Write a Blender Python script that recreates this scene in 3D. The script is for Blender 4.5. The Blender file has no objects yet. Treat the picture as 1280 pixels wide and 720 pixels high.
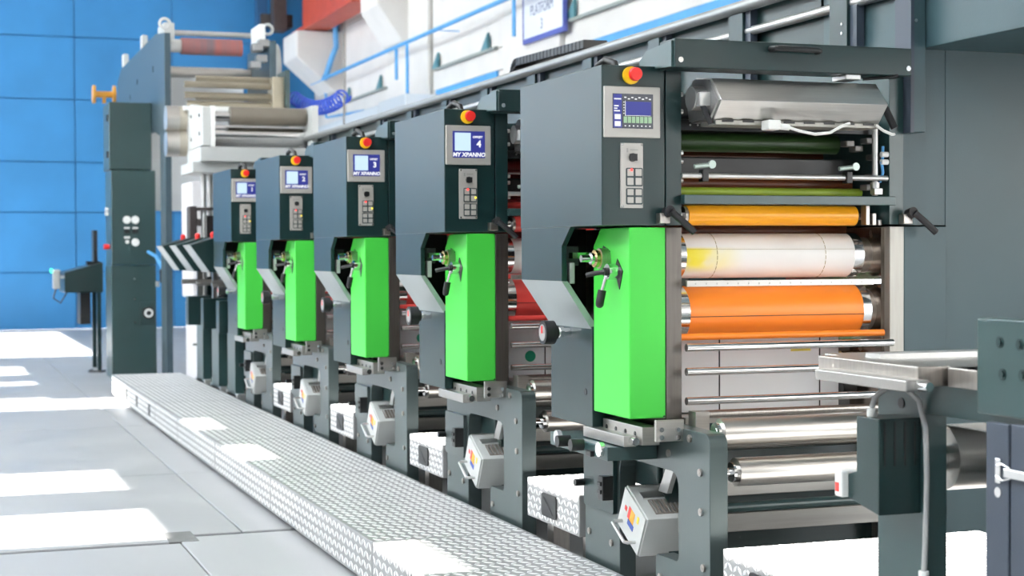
import bpy, bmesh, math, random
from mathutils import Vector, Matrix
random.seed(7)
C = bpy.context.scene.collection
D = bpy.data
FZ = -0.685            # floor height in the survey frame (origin: lower corner of the nearest green cover)

# ------------------------------------------------------------------ camera, sky, sun, exposure
cam_d = D.cameras.new('camera'); cam = D.objects.new('camera', cam_d); C.objects.link(cam)
cam_d.sensor_width = 36.0; cam_d.lens = 2046.77 / 1280 * 36.0
cam_d.clip_start = 0.05; cam_d.clip_end = 200
cr = Vector((0.94130308, -0.33754016, -0.00389152)); cu = Vector((0.01096331, 0.01904728, 0.99975847)); cf = Vector((0.33738451, 0.9411184, -0.02162982))
cm = Matrix((cr, cu, -cf)).transposed().to_4x4(); cm.translation = Vector((-2.0178, -4.3084, 0.4808 - FZ)); cam.matrix_world = cm
cam_d.dof.use_dof = True; cam_d.dof.focus_distance = 5.0; cam_d.dof.aperture_fstop = 5.0
sc = bpy.context.scene; sc.camera = cam
world = D.worlds.new('sky'); sc.world = world; world.use_nodes = True
bg = world.node_tree.nodes['Background']; bg.inputs[0].default_value = (0.91, 0.955, 1.0, 1); bg.inputs[1].default_value = 3.0
sun_d = D.lights.new('sun', 'SUN'); sun = D.objects.new('sun', sun_d); C.objects.link(sun)
sun_d.energy = 20.0; sun_d.angle = math.radians(0.3); sun_d.color = (1.0, 0.97, 0.92)
SUN_T = 0.6
sun.location = (-6, 3, 9)
sun.rotation_euler = Vector((1, 0, -SUN_T)).to_track_quat('-Z', 'Y').to_euler()
vs = sc.view_settings; vs.view_transform = 'Standard'; vs.look = 'None'; vs.gamma = 1.0; vs.use_curve_mapping = False
vs.exposure = 1.22
sc.cycles.max_bounces = 8; sc.cycles.diffuse_bounces = 5; sc.cycles.glossy_bounces = 5
sc.cycles.sample_clamp_indirect = 8.0

# ------------------------------------------------------------------ materials
def node(nt, t, **kw):
    n = nt.nodes.new(t)
    for k, v in kw.items(): setattr(n, k, v)
    return n
MATS = {}
def mat(name, col, rough=.5, metal=0.0, var=0.0, scale=8.0, stretch=(1, 1, 1), bump=0.0, bscale=60.0, spec=.5, emit=None, estr=1.0, col2=None, rvar=0.0, coat=0.0):
    if name in MATS: return MATS[name]
    m = D.materials.new(name); m.use_nodes = True; nt = m.node_tree
    b = nt.nodes['Principled BSDF']
    b.inputs['Roughness'].default_value = rough; b.inputs['Metallic'].default_value = metal
    b.inputs['Specular IOR Level'].default_value = spec
    b.inputs['Base Color'].default_value = (*col, 1)
    b.inputs['Coat Weight'].default_value = coat
    tc = node(nt, 'ShaderNodeTexCoord'); mp = node(nt, 'ShaderNodeMapping'); mp.inputs['Scale'].default_value = stretch
    nt.links.new(tc.outputs['Object'], mp.inputs['Vector'])
    nz = node(nt, 'ShaderNodeTexNoise'); nz.inputs['Scale'].default_value = scale; nz.inputs['Detail'].default_value = 4
    nt.links.new(mp.outputs[0], nz.inputs['Vector'])
    if var > 0 or col2:
        mx = node(nt, 'ShaderNodeMix', data_type='RGBA')
        c2 = col2 if col2 else tuple(min(1, c * (1 + var)) for c in col)
        c1 = col if col2 else tuple(c * (1 - var) for c in col)
        mx.inputs['A'].default_value = (*c1, 1); mx.inputs['B'].default_value = (*c2, 1)
        rp = node(nt, 'ShaderNodeMapRange'); rp.inputs['From Min'].default_value = .32; rp.inputs['From Max'].default_value = .68
        nt.links.new(nz.outputs['Fac'], rp.inputs['Value']); nt.links.new(rp.outputs[0], mx.inputs['Factor'])
        nt.links.new(mx.outputs['Result'], b.inputs['Base Color'])
    if rvar > 0:
        rr = node(nt, 'ShaderNodeMapRange'); rr.inputs['From Min'].default_value = .3; rr.inputs['From Max'].default_value = .7
        rr.inputs['To Min'].default_value = max(.02, rough - rvar); rr.inputs['To Max'].default_value = min(1, rough + rvar)
        nt.links.new(nz.outputs['Fac'], rr.inputs['Value']); nt.links.new(rr.outputs[0], b.inputs['Roughness'])
    if bump > 0:
        n2 = node(nt, 'ShaderNodeTexNoise'); n2.inputs['Scale'].default_value = bscale
        nt.links.new(mp.outputs[0], n2.inputs['Vector'])
        bp = node(nt, 'ShaderNodeBump'); bp.inputs['Strength'].default_value = bump; bp.inputs['Distance'].default_value = .002
        nt.links.new(n2.outputs['Fac'], bp.inputs['Height']); nt.links.new(bp.outputs[0], b.inputs['Normal'])
    if emit:
        b.inputs['Emission Color'].default_value = (*emit, 1); b.inputs['Emission Strength'].default_value = estr
    MATS[name] = m
    return m
PAINT = mat('dark_teal_paint', (.0045, .024, .0245), .33, var=.06, scale=3, bump=.12, bscale=260, spec=.62)
PAINT2 = mat('frame_teal_paint', (.018, .052, .053), .33, var=.06, scale=3, bump=.1, bscale=200, spec=.8)
FRAMEP = mat('satin_frame_paint', (.060, .085, .086), .30, .38, var=.08, scale=3, bump=.1, bscale=200, spec=.9)
PAINT3 = mat('blue_teal_paint', (.036, .072, .084), .40, var=.06, scale=2, bump=.12, bscale=260)
SKIRT = mat('paint_with_floor_glow', (.36, .39, .40), .34, .55, var=.04, scale=5)  # lighter colour stands in for the bright floor reflected in dark paint
NAVY = mat('navy_grey_paint', (.040, .052, .075), .42, var=.06, scale=3, bump=.12, bscale=260)
GREEN = mat('bright_green_paint', (.055, .56, .055), .42, var=.03, scale=2, bump=.08, bscale=220)
GROUND = mat('dark_ground_steel', (.17, .155, .14), .42, 1.0, var=.12, scale=20, stretch=(6, 6, .35), rvar=.05)
GROUNDP = mat('pale_ground_steel', (.36, .35, .32), .45, .8, var=.06, scale=20, stretch=(6, 6, .35))
STEEL = mat('brushed_steel', (.44, .41, .38), .34, 1.0, var=.10, scale=30, stretch=(6, 6, .35), rvar=.06)
STEELX = mat('brushed_steel_sheet', (.48, .465, .44), .36, 1.0, var=.06, scale=30, stretch=(.3, 6, 6), rvar=.06)
CHROME = mat('polished_chrome', (.74, .74, .74), .14, 1.0, var=.01, scale=4)
SATIN = mat('satin_roller_steel', (.58, .555, .52), .33, 1.0, var=.015, scale=6, stretch=(.3, 1, 1), rvar=.02)
MIRROR = mat('plate_with_painted_reflections', (.36, .31, .27), .20, 1.0, var=.3, scale=9, rvar=.1, bump=.35, bscale=9)  # brown mottling in the colour imitates rollers mirrored in the plate
TREADM = mat('tread_aluminium', (.82, .82, .82), .36, .35, var=.05, scale=6, rvar=.05)
TREADB = mat('tread_base_aluminium', (.33, .33, .33), .42, .35, var=.06, scale=6, rvar=.05)
ALU = mat('anodised_aluminium', (.58, .58, .57), .36, .85, var=.05, scale=14)
GREYP = mat('light_grey_paint', (.50, .51, .50), .45, var=.04, scale=5, bump=.08, bscale=200)
PLATEG = mat('warm_grey_plate', (.44, .42, .39), .42, .25, var=.03, scale=9)
BLACK = mat('black_plastic', (.012, .013, .014), .38, var=.1, scale=9)
RUBBER = mat('black_rubber', (.010, .010, .012), .55, var=.1, scale=9)
BRASS = mat('brass', (.72, .52, .24), .26, 1.0, var=.05, scale=20)
ORANGE = mat('orange_rubber', (.98, .25, .022), .36, var=.05, scale=3, stretch=(1, 3, 3))
AMBER = mat('amber_ink_rubber', (1.0, .40, .010), .30, var=.06, scale=4, stretch=(.6, 3, 3))
REDR = mat('red_ink_rubber', (.74, .065, .055), .36, var=.08, scale=3, stretch=(1, 3, 3))
BROWN = mat('brown_ink_rubber', (.16, .040, .012), .36, var=.15, scale=3, stretch=(1, 3, 3))
DKGREEN = mat('dark_green_ink_rubber', (.035, .085, .020), .36, var=.15, scale=3, stretch=(1, 3, 3))
LIME = mat('olive_green_ink_rubber', (.30, .42, .035), .34, var=.12, scale=3, stretch=(1, 3, 3))
DKRED = mat('dark_red_ink_rubber', (.20, .012, .014), .36, var=.15, scale=3, stretch=(1, 3, 3))
BLANKET = mat('white_offset_blanket', (.80, .77, .74), .42, var=.03, scale=5)
def inked_blanket():
    m = mat('yellow_stained_blanket', (.80, .77, .74), .42, var=.03, scale=5); nt = m.node_tree; b = nt.nodes['Principled BSDF']
    src = b.inputs['Base Color'].links[0].from_socket
    tc = node(nt, 'ShaderNodeTexCoord'); sp = node(nt, 'ShaderNodeSeparateXYZ'); nt.links.new(tc.outputs['Object'], sp.inputs[0])
    def ramp(sock, a, b_, c, d):
        r = node(nt, 'ShaderNodeMapRange', interpolation_type='SMOOTHSTEP'); r.inputs['From Min'].default_value = a; r.inputs['From Max'].default_value = b_; r.inputs['To Min'].default_value = c; r.inputs['To Max'].default_value = d
        nt.links.new(sock, r.inputs['Value']); return r.outputs[0]
    def mul(a, b_):
        n = node(nt, 'ShaderNodeMath', operation='MULTIPLY'); nt.links.new(a, n.inputs[0]); nt.links.new(b_, n.inputs[1]); return n.outputs[0]
    nz = node(nt, 'ShaderNodeTexNoise'); nz.inputs['Scale'].default_value = 14; nt.links.new(tc.outputs['Object'], nz.inputs['Vector'])
    f = mul(mul(ramp(sp.outputs['X'], -.26, -.06, 1, 0), ramp(sp.outputs['Z'], 1.095, 1.13, 0, 1)), mul(ramp(sp.outputs['Z'], 1.172, 1.182, 1, 0), ramp(nz.outputs['Fac'], .25, .55, .35, 1)))
    mx = node(nt, 'ShaderNodeMix', data_type='RGBA'); nt.links.new(f, mx.inputs['Factor']); nt.links.new(src, mx.inputs['A']); mx.inputs['B'].default_value = (.90, .74, .03, 1)
    nt.links.new(mx.outputs['Result'], b.inputs['Base Color']); return m
INKED = inked_blanket()
INKY = mat('yellow_ink_stain', (.86, .74, .10), .42, var=.12, scale=20)
PAPER = mat('white_paper_web', (.86, .88, .89), .5, var=.02, scale=4)
LINE = mat('dark_print_line', (.02, .018, .018), .6)
RED = mat('red_button_plastic', (.80, .022, .018), .32, var=.03)
YELLOW = mat('yellow_plate', (.86, .58, .015), .4, var=.03)
WHITEP = mat('white_plastic', (.74, .74, .72), .4, var=.02)
WALLB = mat('blue_sheet_metal', (.030, .215, .49), .55, var=.10, scale=1.1, bump=.1, bscale=40)
WALLW = mat('white_painted_concrete', (.70, .67, .64), .7, var=.04, scale=2.2, bump=.2, bscale=60)
CONC = mat('grey_concrete_slab', (.355, .36, .368), .45, var=.06, scale=1.6, bump=.15, bscale=90, rvar=.08)
JOINT = mat('dark_joint', (.055, .055, .06), .8, var=.2, scale=8)
PIPEB = mat('sky_blue_pipe_paint', (.10, .36, .70), .45, var=.06, scale=6)
REDBEAM = mat('red_oxide_paint', (.56, .085, .045), .5, var=.08, scale=4)
COILB = mat('blue_hose', (.02, .07, .50), .35, var=.05)
DIALW = mat('white_dial', (.80, .80, .78), .35)
AMBERSP = mat('ochre_spool', (.58, .27, .03), .45, var=.05)
GLASS = None
def glass_mat():
    m = D.materials.new('window_glass'); m.use_nodes = True; b = m.node_tree.nodes['Principled BSDF']
    b.inputs['Base Color'].default_value = (.95, .98, 1, 1); b.inputs['Roughness'].default_value = .02
    b.inputs['Transmission Weight'].default_value = 1; b.inputs['IOR'].default_value = 1.1
    return m
GLASS = glass_mat()
def opal_mat():
    m = D.materials.new('opal_glazing'); m.use_nodes = True; nt = m.node_tree
    tr = nt.nodes.new('ShaderNodeBsdfTranslucent'); tr.inputs[0].default_value = (.82, .86, .88, 1)
    nt.links.new(tr.outputs[0], nt.nodes['Material Output'].inputs[0]); return m
OPAL = opal_mat()
SCRBLUE = mat('screen_blue', (.01, .015, .10), .3, emit=(.03, .035, .22), estr=.42)
SCRLITE = mat('screen_pale_blue', (.1, .1, .12), .3, emit=(.60, .82, 1.0), estr=.42)
SCRWHITE = mat('screen_white', (.1, .1, .1), .3, emit=(.95, .97, 1.0), estr=.42)
SCRDARK = mat('screen_dark', (.015, .017, .022), .25, emit=(.03, .033, .04), estr=1)
SCRGREEN = mat('screen_green', (.02, .05, .02), .3, emit=(.42, .66, .42), estr=.35)
LEDR = mat('red_indicator', (.3, .01, .01), .3, emit=(1, .06, .05), estr=1.4)
LEDY = mat('yellow_indicator', (.3, .25, .01), .3, emit=(1, .8, .05), estr=1.0)
LEDG = mat('green_indicator', (.01, .3, .1), .3, emit=(.05, .9, .4), estr=2)
SIGNW = mat('white_sign_board', (.80, .81, .84), .4)
SIGNB = mat('blue_sign_print', (.10, .12, .42), .4)
STICKO = mat('orange_sticker', (.85, .38, .02), .4); STICKR = mat('red_sticker', (.72, .04, .03), .4); STICKB = mat('blue_sticker', (.03, .08, .38), .4)
PRINTG = mat('green_print', (.02, .36, .20), .5)
GREYD = mat('grey_key', (.30, .30, .28), .45)

# ------------------------------------------------------------------ mesh helpers
class MB:
    def __init__(s): s.v = []; s.f = []; s.mi = []; s.cur = 0; s.sm = []
    def add(s, vs_, fs, smooth=False):
        o = len(s.v); s.v += [tuple(v) for v in vs_]
        for f in fs: s.f.append([i + o for i in f]); s.mi.append(s.cur); s.sm.append(smooth)
        return s
    def box(s, x0, x1, y0, y1, z0, z1):
        return s.add([(x0, y0, z0), (x1, y0, z0), (x1, y1, z0), (x0, y1, z0), (x0, y0, z1), (x1, y0, z1), (x1, y1, z1), (x0, y1, z1)],
                     [(0, 3, 2, 1), (4, 5, 6, 7), (0, 1, 5, 4), (1, 2, 6, 5), (2, 3, 7, 6), (3, 0, 4, 7)])
    def obox(s, c, ax, ay, az):     # oriented box from centre and three half-axis vectors
        c, ax, ay, az = map(Vector, (c, ax, ay, az)); vs_ = []
        for k in (-1, 1):
            for (i, j) in ((-1, -1), (1, -1), (1, 1), (-1, 1)): vs_.append(c + ax * i + ay * j + az * k)
        return s.add(vs_, [(0, 3, 2, 1), (4, 5, 6, 7), (0, 1, 5, 4), (1, 2, 6, 5), (2, 3, 7, 6), (3, 0, 4, 7)])
    def prism(s, pts, axis, a0, a1):
        # pts 2D: axis 'x' -> (y,z), 'y' -> (x,z), 'z' -> (x,y)
        def P(p, a): return (a, p[0], p[1]) if axis == 'x' else ((p[0], a, p[1]) if axis == 'y' else (p[0], p[1], a))
        n = len(pts); A = sum(pts[i][0] * pts[(i + 1) % n][1] - pts[(i + 1) % n][0] * pts[i][1] for i in range(n))
        if (A < 0) != (axis == 'y'): pts = pts[::-1]
        vs_ = [P(p, a0) for p in pts] + [P(p, a1) for p in pts]
        fs = [list(range(n))[::-1], list(range(n, 2 * n))] + [(i, (i + 1) % n, n + (i + 1) % n, n + i) for i in range(n)]
        return s.add(vs_, fs)
    def cyl(s, p0, p1, r, seg=24, r1=None, cap=True):
        p0, p1 = Vector(p0), Vector(p1); r1 = r if r1 is None else r1
        d = (p1 - p0).normalized(); u = d.orthogonal().normalized(); w = d.cross(u)
        vs_ = []
        for p, q in ((p0, r), (p1, r1)):
            for i in range(seg):
                a = 2 * math.pi * i / seg; vs_.append(p + (u * math.cos(a) + w * math.sin(a)) * q)
        s.add(vs_, [(i, (i + 1) % seg, seg + (i + 1) % seg, seg + i) for i in range(seg)], True)
        if cap:
            s.add(vs_[:seg], [list(range(seg))[::-1]]); s.add(vs_[seg:], [list(range(seg))])
        return s
    def tube(s, pts, r, seg=10, closed=False):
        pts = [Vector(p) for p in pts]; n = len(pts); vs_ = []; u = None
        for i, p in enumerate(pts):
            a = pts[max(i - 1, 0)]; b = pts[min(i + 1, n - 1)]; d = (b - a).normalized()
            if u is None: u = d.orthogonal().normalized()
            u = (u - d * u.dot(d)).normalized(); w = d.cross(u)
            for k in range(seg):
                t = 2 * math.pi * k / seg; vs_.append(p + (u * math.cos(t) + w * math.sin(t)) * r)
        fs = [(i * seg + k, i * seg + (k + 1) % seg, (i + 1) * seg + (k + 1) % seg, (i + 1) * seg + k) for i in range(n - 1) for k in range(seg)]
        s.add(vs_, fs, True); s.add(vs_[:seg], [list(range(seg))[::-1]]); s.add(vs_[-seg:], [list(range(seg))])
        return s
    def sphere(s, c, r, seg=14, rings=8):
        c = Vector(c); vs_ = [c + Vector((0, 0, r))]
        for i in range(1, rings):
            a = math.pi * i / rings
            for k in range(seg):
                b = 2 * math.pi * k / seg; vs_.append(c + Vector((math.sin(a) * math.cos(b), math.sin(a) * math.sin(b), math.cos(a))) * r)
        vs_.append(c - Vector((0, 0, r))); fs = [(0, 1 + k, 1 + (k + 1) % seg) for k in range(seg)]
        for i in range(rings - 2):
            for k in range(seg):
                a = 1 + i * seg; fs.append((a + k, a + seg + k, a + seg + (k + 1) % seg, a + (k + 1) % seg))
        L = len(vs_) - 1; a = 1 + (rings - 2) * seg
        fs += [(L, a + (k + 1) % seg, a + k) for k in range(seg)]
        return s.add(vs_, fs, True)
    def build(s, name, mats, parent=None, bevel=0.0, loc=None, bseg=2):
        if not isinstance(mats, (list, tuple)): mats = [mats]
        off = Vector(loc) if loc is not None else (world_loc(parent) if parent else Vector((0, 0, FZ)))
        me = D.meshes.new(name)
        me.from_pydata([(v[0] - off.x, v[1] - off.y, v[2] - off.z) for v in s.v], [], s.f)
        for m in mats: me.materials.append(m)
        me.polygons.foreach_set('material_index', s.mi); me.polygons.foreach_set('use_smooth', s.sm); me.update()
        if any(s.sm): me.set_sharp_from_angle(angle=math.radians(40))
        o = D.objects.new(name, me); C.objects.link(o)
        if parent: o.parent = parent
        else: o.location = (off.x, off.y, off.z - FZ)
        if bevel:
            b = o.modifiers.new('bevel', 'BEVEL'); b.width = bevel; b.segments = bseg; b.limit_method = 'ANGLE'; b.angle_limit = math.radians(35)
        return o
def world_loc(o):       # survey-frame location of a thing (parts sit at the thing's origin)
    while o.parent: o = o.parent
    return Vector((o.location.x, o.location.y, o.location.z + FZ))
def thing(name, label, cat, loc, group=None):
    o = D.objects.new(name, None); C.objects.link(o); o.location = (loc[0], loc[1], loc[2] - FZ)
    o.empty_display_size = .1
    o['label'] = label; o['category'] = cat
    if group: o['group'] = group
    return o
def tag(o, label, cat, group=None):
    o['label'] = label; o['category'] = cat
    if group: o['group'] = group
    return o
def struct(o): o['kind'] = 'structure'; return o
def lab(o, t): o['label'] = t; return o
def B(*a): return MB().box(*a)
def CY(*a, **k): return MB().cyl(*a, **k)
def rounded(pts, rad, n=5):     # fillet polygon corners; rad: dict index->radius
    out = []; N = len(pts)
    for i, p in enumerate(pts):
        r = rad.get(i, 0)
        if r <= 0: out.append(p); continue
        P = Vector(p); a = (Vector(pts[i - 1]) - P).normalized(); b = (Vector(pts[(i + 1) % N]) - P).normalized()
        for k in range(n + 1):
            t = k / n
            q = (P + a * r) * (1 - t) ** 2 + P * 2 * t * (1 - t) + (P + b * r) * t ** 2
            out.append((q.x, q.y))
    return out
def lettering(body, name, size, pos, face, m, parent, align='CENTER', sx=1.0, shear=0.0, bold=0.0):
    cu_ = D.curves.new('lettering', 'FONT'); cu_.body = body; cu_.size = size; cu_.align_x = align; cu_.align_y = 'CENTER'; cu_.extrude = .0004; cu_.shear = shear; cu_.offset = bold; cu_.space_line = 1.15
    cu_.resolution_u = 2
    t = D.objects.new('lettering', cu_); C.objects.link(t)
    dg = bpy.context.evaluated_depsgraph_get(); me = D.meshes.new_from_object(t.evaluated_get(dg))
    D.objects.remove(t); D.curves.remove(cu_)
    if face == 'front': R = Matrix.Rotation(math.pi / 2, 4, 'X')                                   # faces -y
    else: R = Matrix.Rotation(-math.pi / 2, 4, 'Z') @ Matrix.Rotation(math.pi / 2, 4, 'X')          # faces -x
    off = world_loc(parent)
    me.transform(Matrix.Translation(Vector(pos) - off) @ R @ Matrix.Diagonal((sx, 1, 1, 1)))
    me.materials.clear(); me.materials.append(m)
    o = D.objects.new(name, me); C.objects.link(o); o.parent = parent
    return o
def roll(x0, x1, y, z, r, name, m, parent, seg=36, bevel=0.0):
    return MB().cyl((x0, y, z), (x1, y, z), r, seg).build(name, m, parent, bevel)
def copy_tree(o, parent=None):
    c = o.copy(); C.objects.link(c); c.parent = parent
    for ch in o.children: copy_tree(ch, c)
    return c

# ------------------------------------------------------------------ the hall
XL, XR, YB, YN, ZC = -7.0, 4.0, 22.0, -9.0, 6.2
floor = D.objects.new('floor', None); C.objects.link(floor); struct(floor)
B(XL, XR + .3, YN, YB + .3, FZ - .12, FZ - .02).build('slab_bed', JOINT, floor, loc=(0, 0, FZ))
def slab(x0, x1, y0, y1, g=.004):
    o = B(x0 + g, x1 - g, y0 + g, y1 - g, FZ - .03, FZ).build('slab', CONC, floor, bevel=.003, loc=(0, 0, FZ), bseg=1)
xs_near = [XL, -5.0, -3.0, -1.056, 1.3, XR]; xs_far = [XL, -4.9, -2.85, -.775, 1.3, XR]
ys_near = [YN, -3.2, 0.2, 2.41]; ys_far = [2.44, 4.45, 7.0, 10.0, 13.0, 16.0, 19.0, YB]
YJ = lambda x: 2.335 if x < -1.03 else 2.475       # the wide joint steps back at the plate
for i in range(5):
    for j in range(3): slab(xs_near[i], xs_near[i + 1], ys_near[j], YJ(xs_near[i] - .01) if j == 2 and xs_near[i] < -1.2 else (YJ(0) if j == 2 else ys_near[j + 1]))
    for j in range(7):
        if j == 0 and i == 2:
            MB().prism([(xs_far[2] + .004, 2.385), (-1.03, 2.385), (-1.03, 2.525), (-.779, 2.525), (-.779, 4.446), (xs_far[2] + .004, 4.446)], 'z', FZ - .03, FZ).build('slab', CONC, floor, bevel=.003, loc=(0, 0, FZ), bseg=1)
        else: slab(xs_far[i], xs_far[i + 1], (YJ(xs_far[i]) + .046) if j == 0 else ys_far[j], ys_far[j + 1])
lab(B(-1.10, -.98, 2.36, 2.60, FZ - .02, FZ + .002).build('access_plate', mat('dull_plate', (.16, .16, .16), .6, var=.15), floor, bevel=.002, loc=(0, 0, FZ)), 'small dark grey square plate set in the floor joint')

# blue end wall of sheet-metal panels
wb = D.objects.new('wall_back', None); C.objects.link(wb); wb.location = (0, YB, 0); struct(wb)
B(XL, XR + .3, YB + .05, YB + .3, FZ, ZC).build('backing', mat('wall_gap_blue', (.02, .11, .30), .7), wb)
zs = [FZ, .2, 1.13, 1.91, 2.88, 3.85, 4.8, 5.5, ZC]; xs = [XL + .05 + 1.42 * i for i in range(9)]
xs = [-6.95, -5.45, -3.95, -2.45, -1.0, .2, 1.7, 3.2, 4.0]
for i in range(len(xs) - 1):
    for j in range(len(zs) - 1):
        d = random.uniform(0, .006)
        B(xs[i] + .006, xs[i + 1] - .006, YB - .03 - d, YB + .05, zs[j] + .006, zs[j + 1] - .006).build('panel', WALLB, wb, bevel=.004, bseg=1)
# near and left walls and the roof (outside the picture, they shape the daylight)
struct(B(XL - .3, XR + .3, YN - .3, YN, FZ, ZC).build('wall_near', mat('grey_wall_paint', (.50, .52, .53), .7, var=.05)))
def wall_with_holes(name, x0, x1, y0, y1, bands, m):
    mb = MB()
    for (z0, z1, holes) in bands:
        y = y0
        for (h0, h1) in sorted(holes):
            if h0 > y: mb.box(x0, x1, y, h0, z0, z1)
            y = h1
        if y < y1: mb.box(x0, x1, y, y1, z0, z1)
    return struct(mb.build(name, m))
def zl(x, z): return z + SUN_T * (x - XL)          # height on the left wall that lights the point (x, z)
low = [(2.45, 3.3), (3.95, 4.75), (8.4, 9.5), (10.9, 11.3), (12.2, 13.4), (15.0, 21.2)]
far = [(8.4, 9.3), (15.0, 21.2)]; far2 = [(15.0, 21.2)]
mid = [(.5, 1.08), (3.45, 4.1), (4.9, 5.55)]
high = [(-1.10, -.36), (.66, 1.12), (2.16, 2.62), (3.66, 4.12), (5.16, 5.6)]
def wl(x, z): return zl(x, z)
wall_with_holes('wall_left', XL - .04, XL, YN, YB, [
    (FZ, 1.6, []), (1.6, wl(-1.05, FZ), low), (wl(-1.05, FZ), wl(-.6, -.505), far), (wl(-.6, -.505), wl(-.40, -.505), mid + far2),
    (wl(-.40, -.505), wl(-.02, -.315), []), (wl(-.02, -.315), wl(.84, -.315), high), (wl(.84, -.315), wl(.84, -.315) + .12, []),
    (wl(.84, -.315) + .12, 5.9, [(-7.5, 20.4)]), (5.9, ZC, [])], WALLW)
gl = D.objects.new('window_4', None); C.objects.link(gl); gl.location = (XL, 12, 4.5 - FZ); struct(gl)  # unseen opal glazing, added to brighten the left faces of the machines
for i in range(18): B(XL - .03, XL - .01, -7.5 + 1.55 * i + .02, -7.5 + 1.55 * (i + 1) - .02, wl(.84, -.315) + .13, 5.9).build('pane', OPAL, gl)
for i in range(19): B(XL - .05, XL + .03, -7.5 + 1.55 * i - .03, -7.5 + 1.55 * i + .03, wl(.84, -.315) + .12, 5.9).build('mullion', PIPEB, gl)
roofb = MB()
roofb.box(XL - .3, XR + .3, YN - .3, -7.5, ZC, ZC + .12); roofb.box(XL - .3, XR + .3, 7.0, YB + .3, ZC, ZC + .12)
for (a, b) in ((XL - .3, -4.9), (-2.6, XR + .3)): roofb.box(a, b, -7.5, 7.0, ZC, ZC + .12)
for y in (YN, -5, -1, 3, 7, 11, 15, 19, YB): roofb.box(XL - .3, XR + .3, y - .1, y + .1, ZC - .12, ZC)
struct(roofb.build('ceiling', WALLW))

# right wall: white precast panels between pilasters, blue-framed windows
wr = D.objects.new('wall_right', None); C.objects.link(wr); wr.location = (XR, 10, 0); struct(wr)
bays = [(-9, -6.2), (-4.2, -1.6), (-1.6, 3.2), (3.2, 6.3), (6.3, 10.9), (12.6, 15.4), (17.3, 19.9), (19.9, 22)]
wz0, wz1 = 1.3, 2.5
win_bays = [(6.5, 10.7), (12.9, 15.2), (1.0, 2.9)]
def wpanel(y0, y1, z0, z1):
    B(XR, XR + .2, y0 + .006, y1 - .006, z0 + .005, z1 - .005).build('panel', WALLW, wr, bevel=.006, bseg=1)
for (y0, y1) in bays:
    hasw = [w for w in win_bays if w[0] > y0 and w[1] < y1]
    z = [FZ, .4, wz0, wz1, 2.75, 3.9, 5.0, ZC] if hasw else [FZ, .4, 1.5, 2.75, 3.9, 5.0, ZC]
    for a, b in zip(z[:-1], z[1:]):
        if hasw and abs(a - wz0) < .01:
            w = hasw[0]; wpanel(y0, w[0], a, b); wpanel(w[1], y1, a, b)
        else: wpanel(y0, y1, a, b)
B(XR, XR + .2, -6.2, -4.2, 2.4, ZC).build('panel', WALLW, wr)      # unseen opening below, added so the gear cabinet mirrors daylight
for i, (y0, y1) in enumerate(((10.9, 12.6), (15.4, 17.3))):
    struct(B(XR - .06, XR + .2, y0, y1, FZ, ZC).build('trim_%d' % (i + 1), WALLW, bevel=.01))
# narrow pilaster ribs and long sill line with triangular stays
for i, y in enumerate((15.4, 19.9)):
    struct(B(XR - .03, XR, y - .03, y + .03, FZ, ZC).build('trim_%d' % (i + 3), mat('grey_seam_rib', (.42, .40, .37), .7)))
for n, (y0, y1) in enumerate(win_bays):
    w = D.objects.new('window_%d' % (n + 1), None); C.objects.link(w); w.location = (XR, (y0 + y1) / 2, wz0 - FZ); struct(w)
    fr = MB(); fr.box(XR - .02, XR + .1, y0, y1, wz1 - .1, wz1); fr.box(XR - .02, XR + .1, y0, y1, wz0, wz0 + .08)
    fr.box(XR - .02, XR + .1, y0, y0 + .08, wz0 + .08, wz1 - .1); fr.box(XR - .02, XR + .1, y1 - .08, y1, wz0 + .08, wz1 - .1)
    fr.build('window_frame', PIPEB, w)
    k = max(2, round((y1 - y0) / .85)); st = (y1 - y0 - .16) / k
    for i in range(k):
        a = y0 + .08 + st * i
        if i: B(XR - .01, XR + .09, a - .03, a + .03, wz0 + .08, wz1 - .1).build('mullion', PIPEB, w)
        B(XR + .03, XR + .04, a + .03, a + st - .03, wz0 + .08, wz1 - .1).build('pane', GLASS, w)
for (y0, y1) in ((12.9, 15.2), (17.5, 19.7), (6.5, 10.7)):
    t = B(XR - .05, XR, y0, y1, 2.74, 2.77).build('sill_rail', mat('grey_green_rail', (.30, .33, .31), .6), wr)
    for y in ((y0 + .35), (y1 - .05)):
        MB().prism([(y - .12, 2.77), (y + .12, 2.77), (y - .12, 2.95)], 'x', XR - .05, XR - .02).build('stay', mat('teal_stay', (.08, .22, .26), .5), wr)
# corbels carrying the crane runway
for n, (ya, yb, pts) in enumerate(((16.3, 17.2, [(XR, 3.13), (3.88, 3.20), (3.54, 3.70), (3.54, 5.2), (XR, 5.2)]), (20.1, 21.1, [(XR, 2.9), (3.86, 2.95), (3.3, 3.45), (3.3, 3.85), (XR, 3.85)]))):
    struct(MB().prism(pts, 'y', ya, yb).build('trim_%d' % (n + 5), WALLW, bevel=.02))
t = thing('crane_runway_beam', 'red oxide steel crane beam running high along the white wall', 'beam', (3.5, 17.0, 3.86))
B(3.42, 3.80, 17.21, 21.0, 3.87, 3.93).build('lower_flange', REDBEAM, t); B(3.42, 3.80, 17.21, 21.0, 4.5, 4.56).build('upper_flange', REDBEAM, t); B(3.59, 3.63, 17.21, 21.0, 3.93, 4.5).build('web', REDBEAM, t)
t = thing('crane_end_carriage', 'dark steel column and trolley in the far top corner beside red beam', 'crane', (3.15, 21.2, FZ))
DKST = mat('dark_steel', (.05, .04, .04), .6, var=.2)
B(2.95, 3.12, 21.4, 21.6, FZ, 5.6).build('column', mat('deep_blue_paint', (.02, .10, .24), .6), t)
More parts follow.
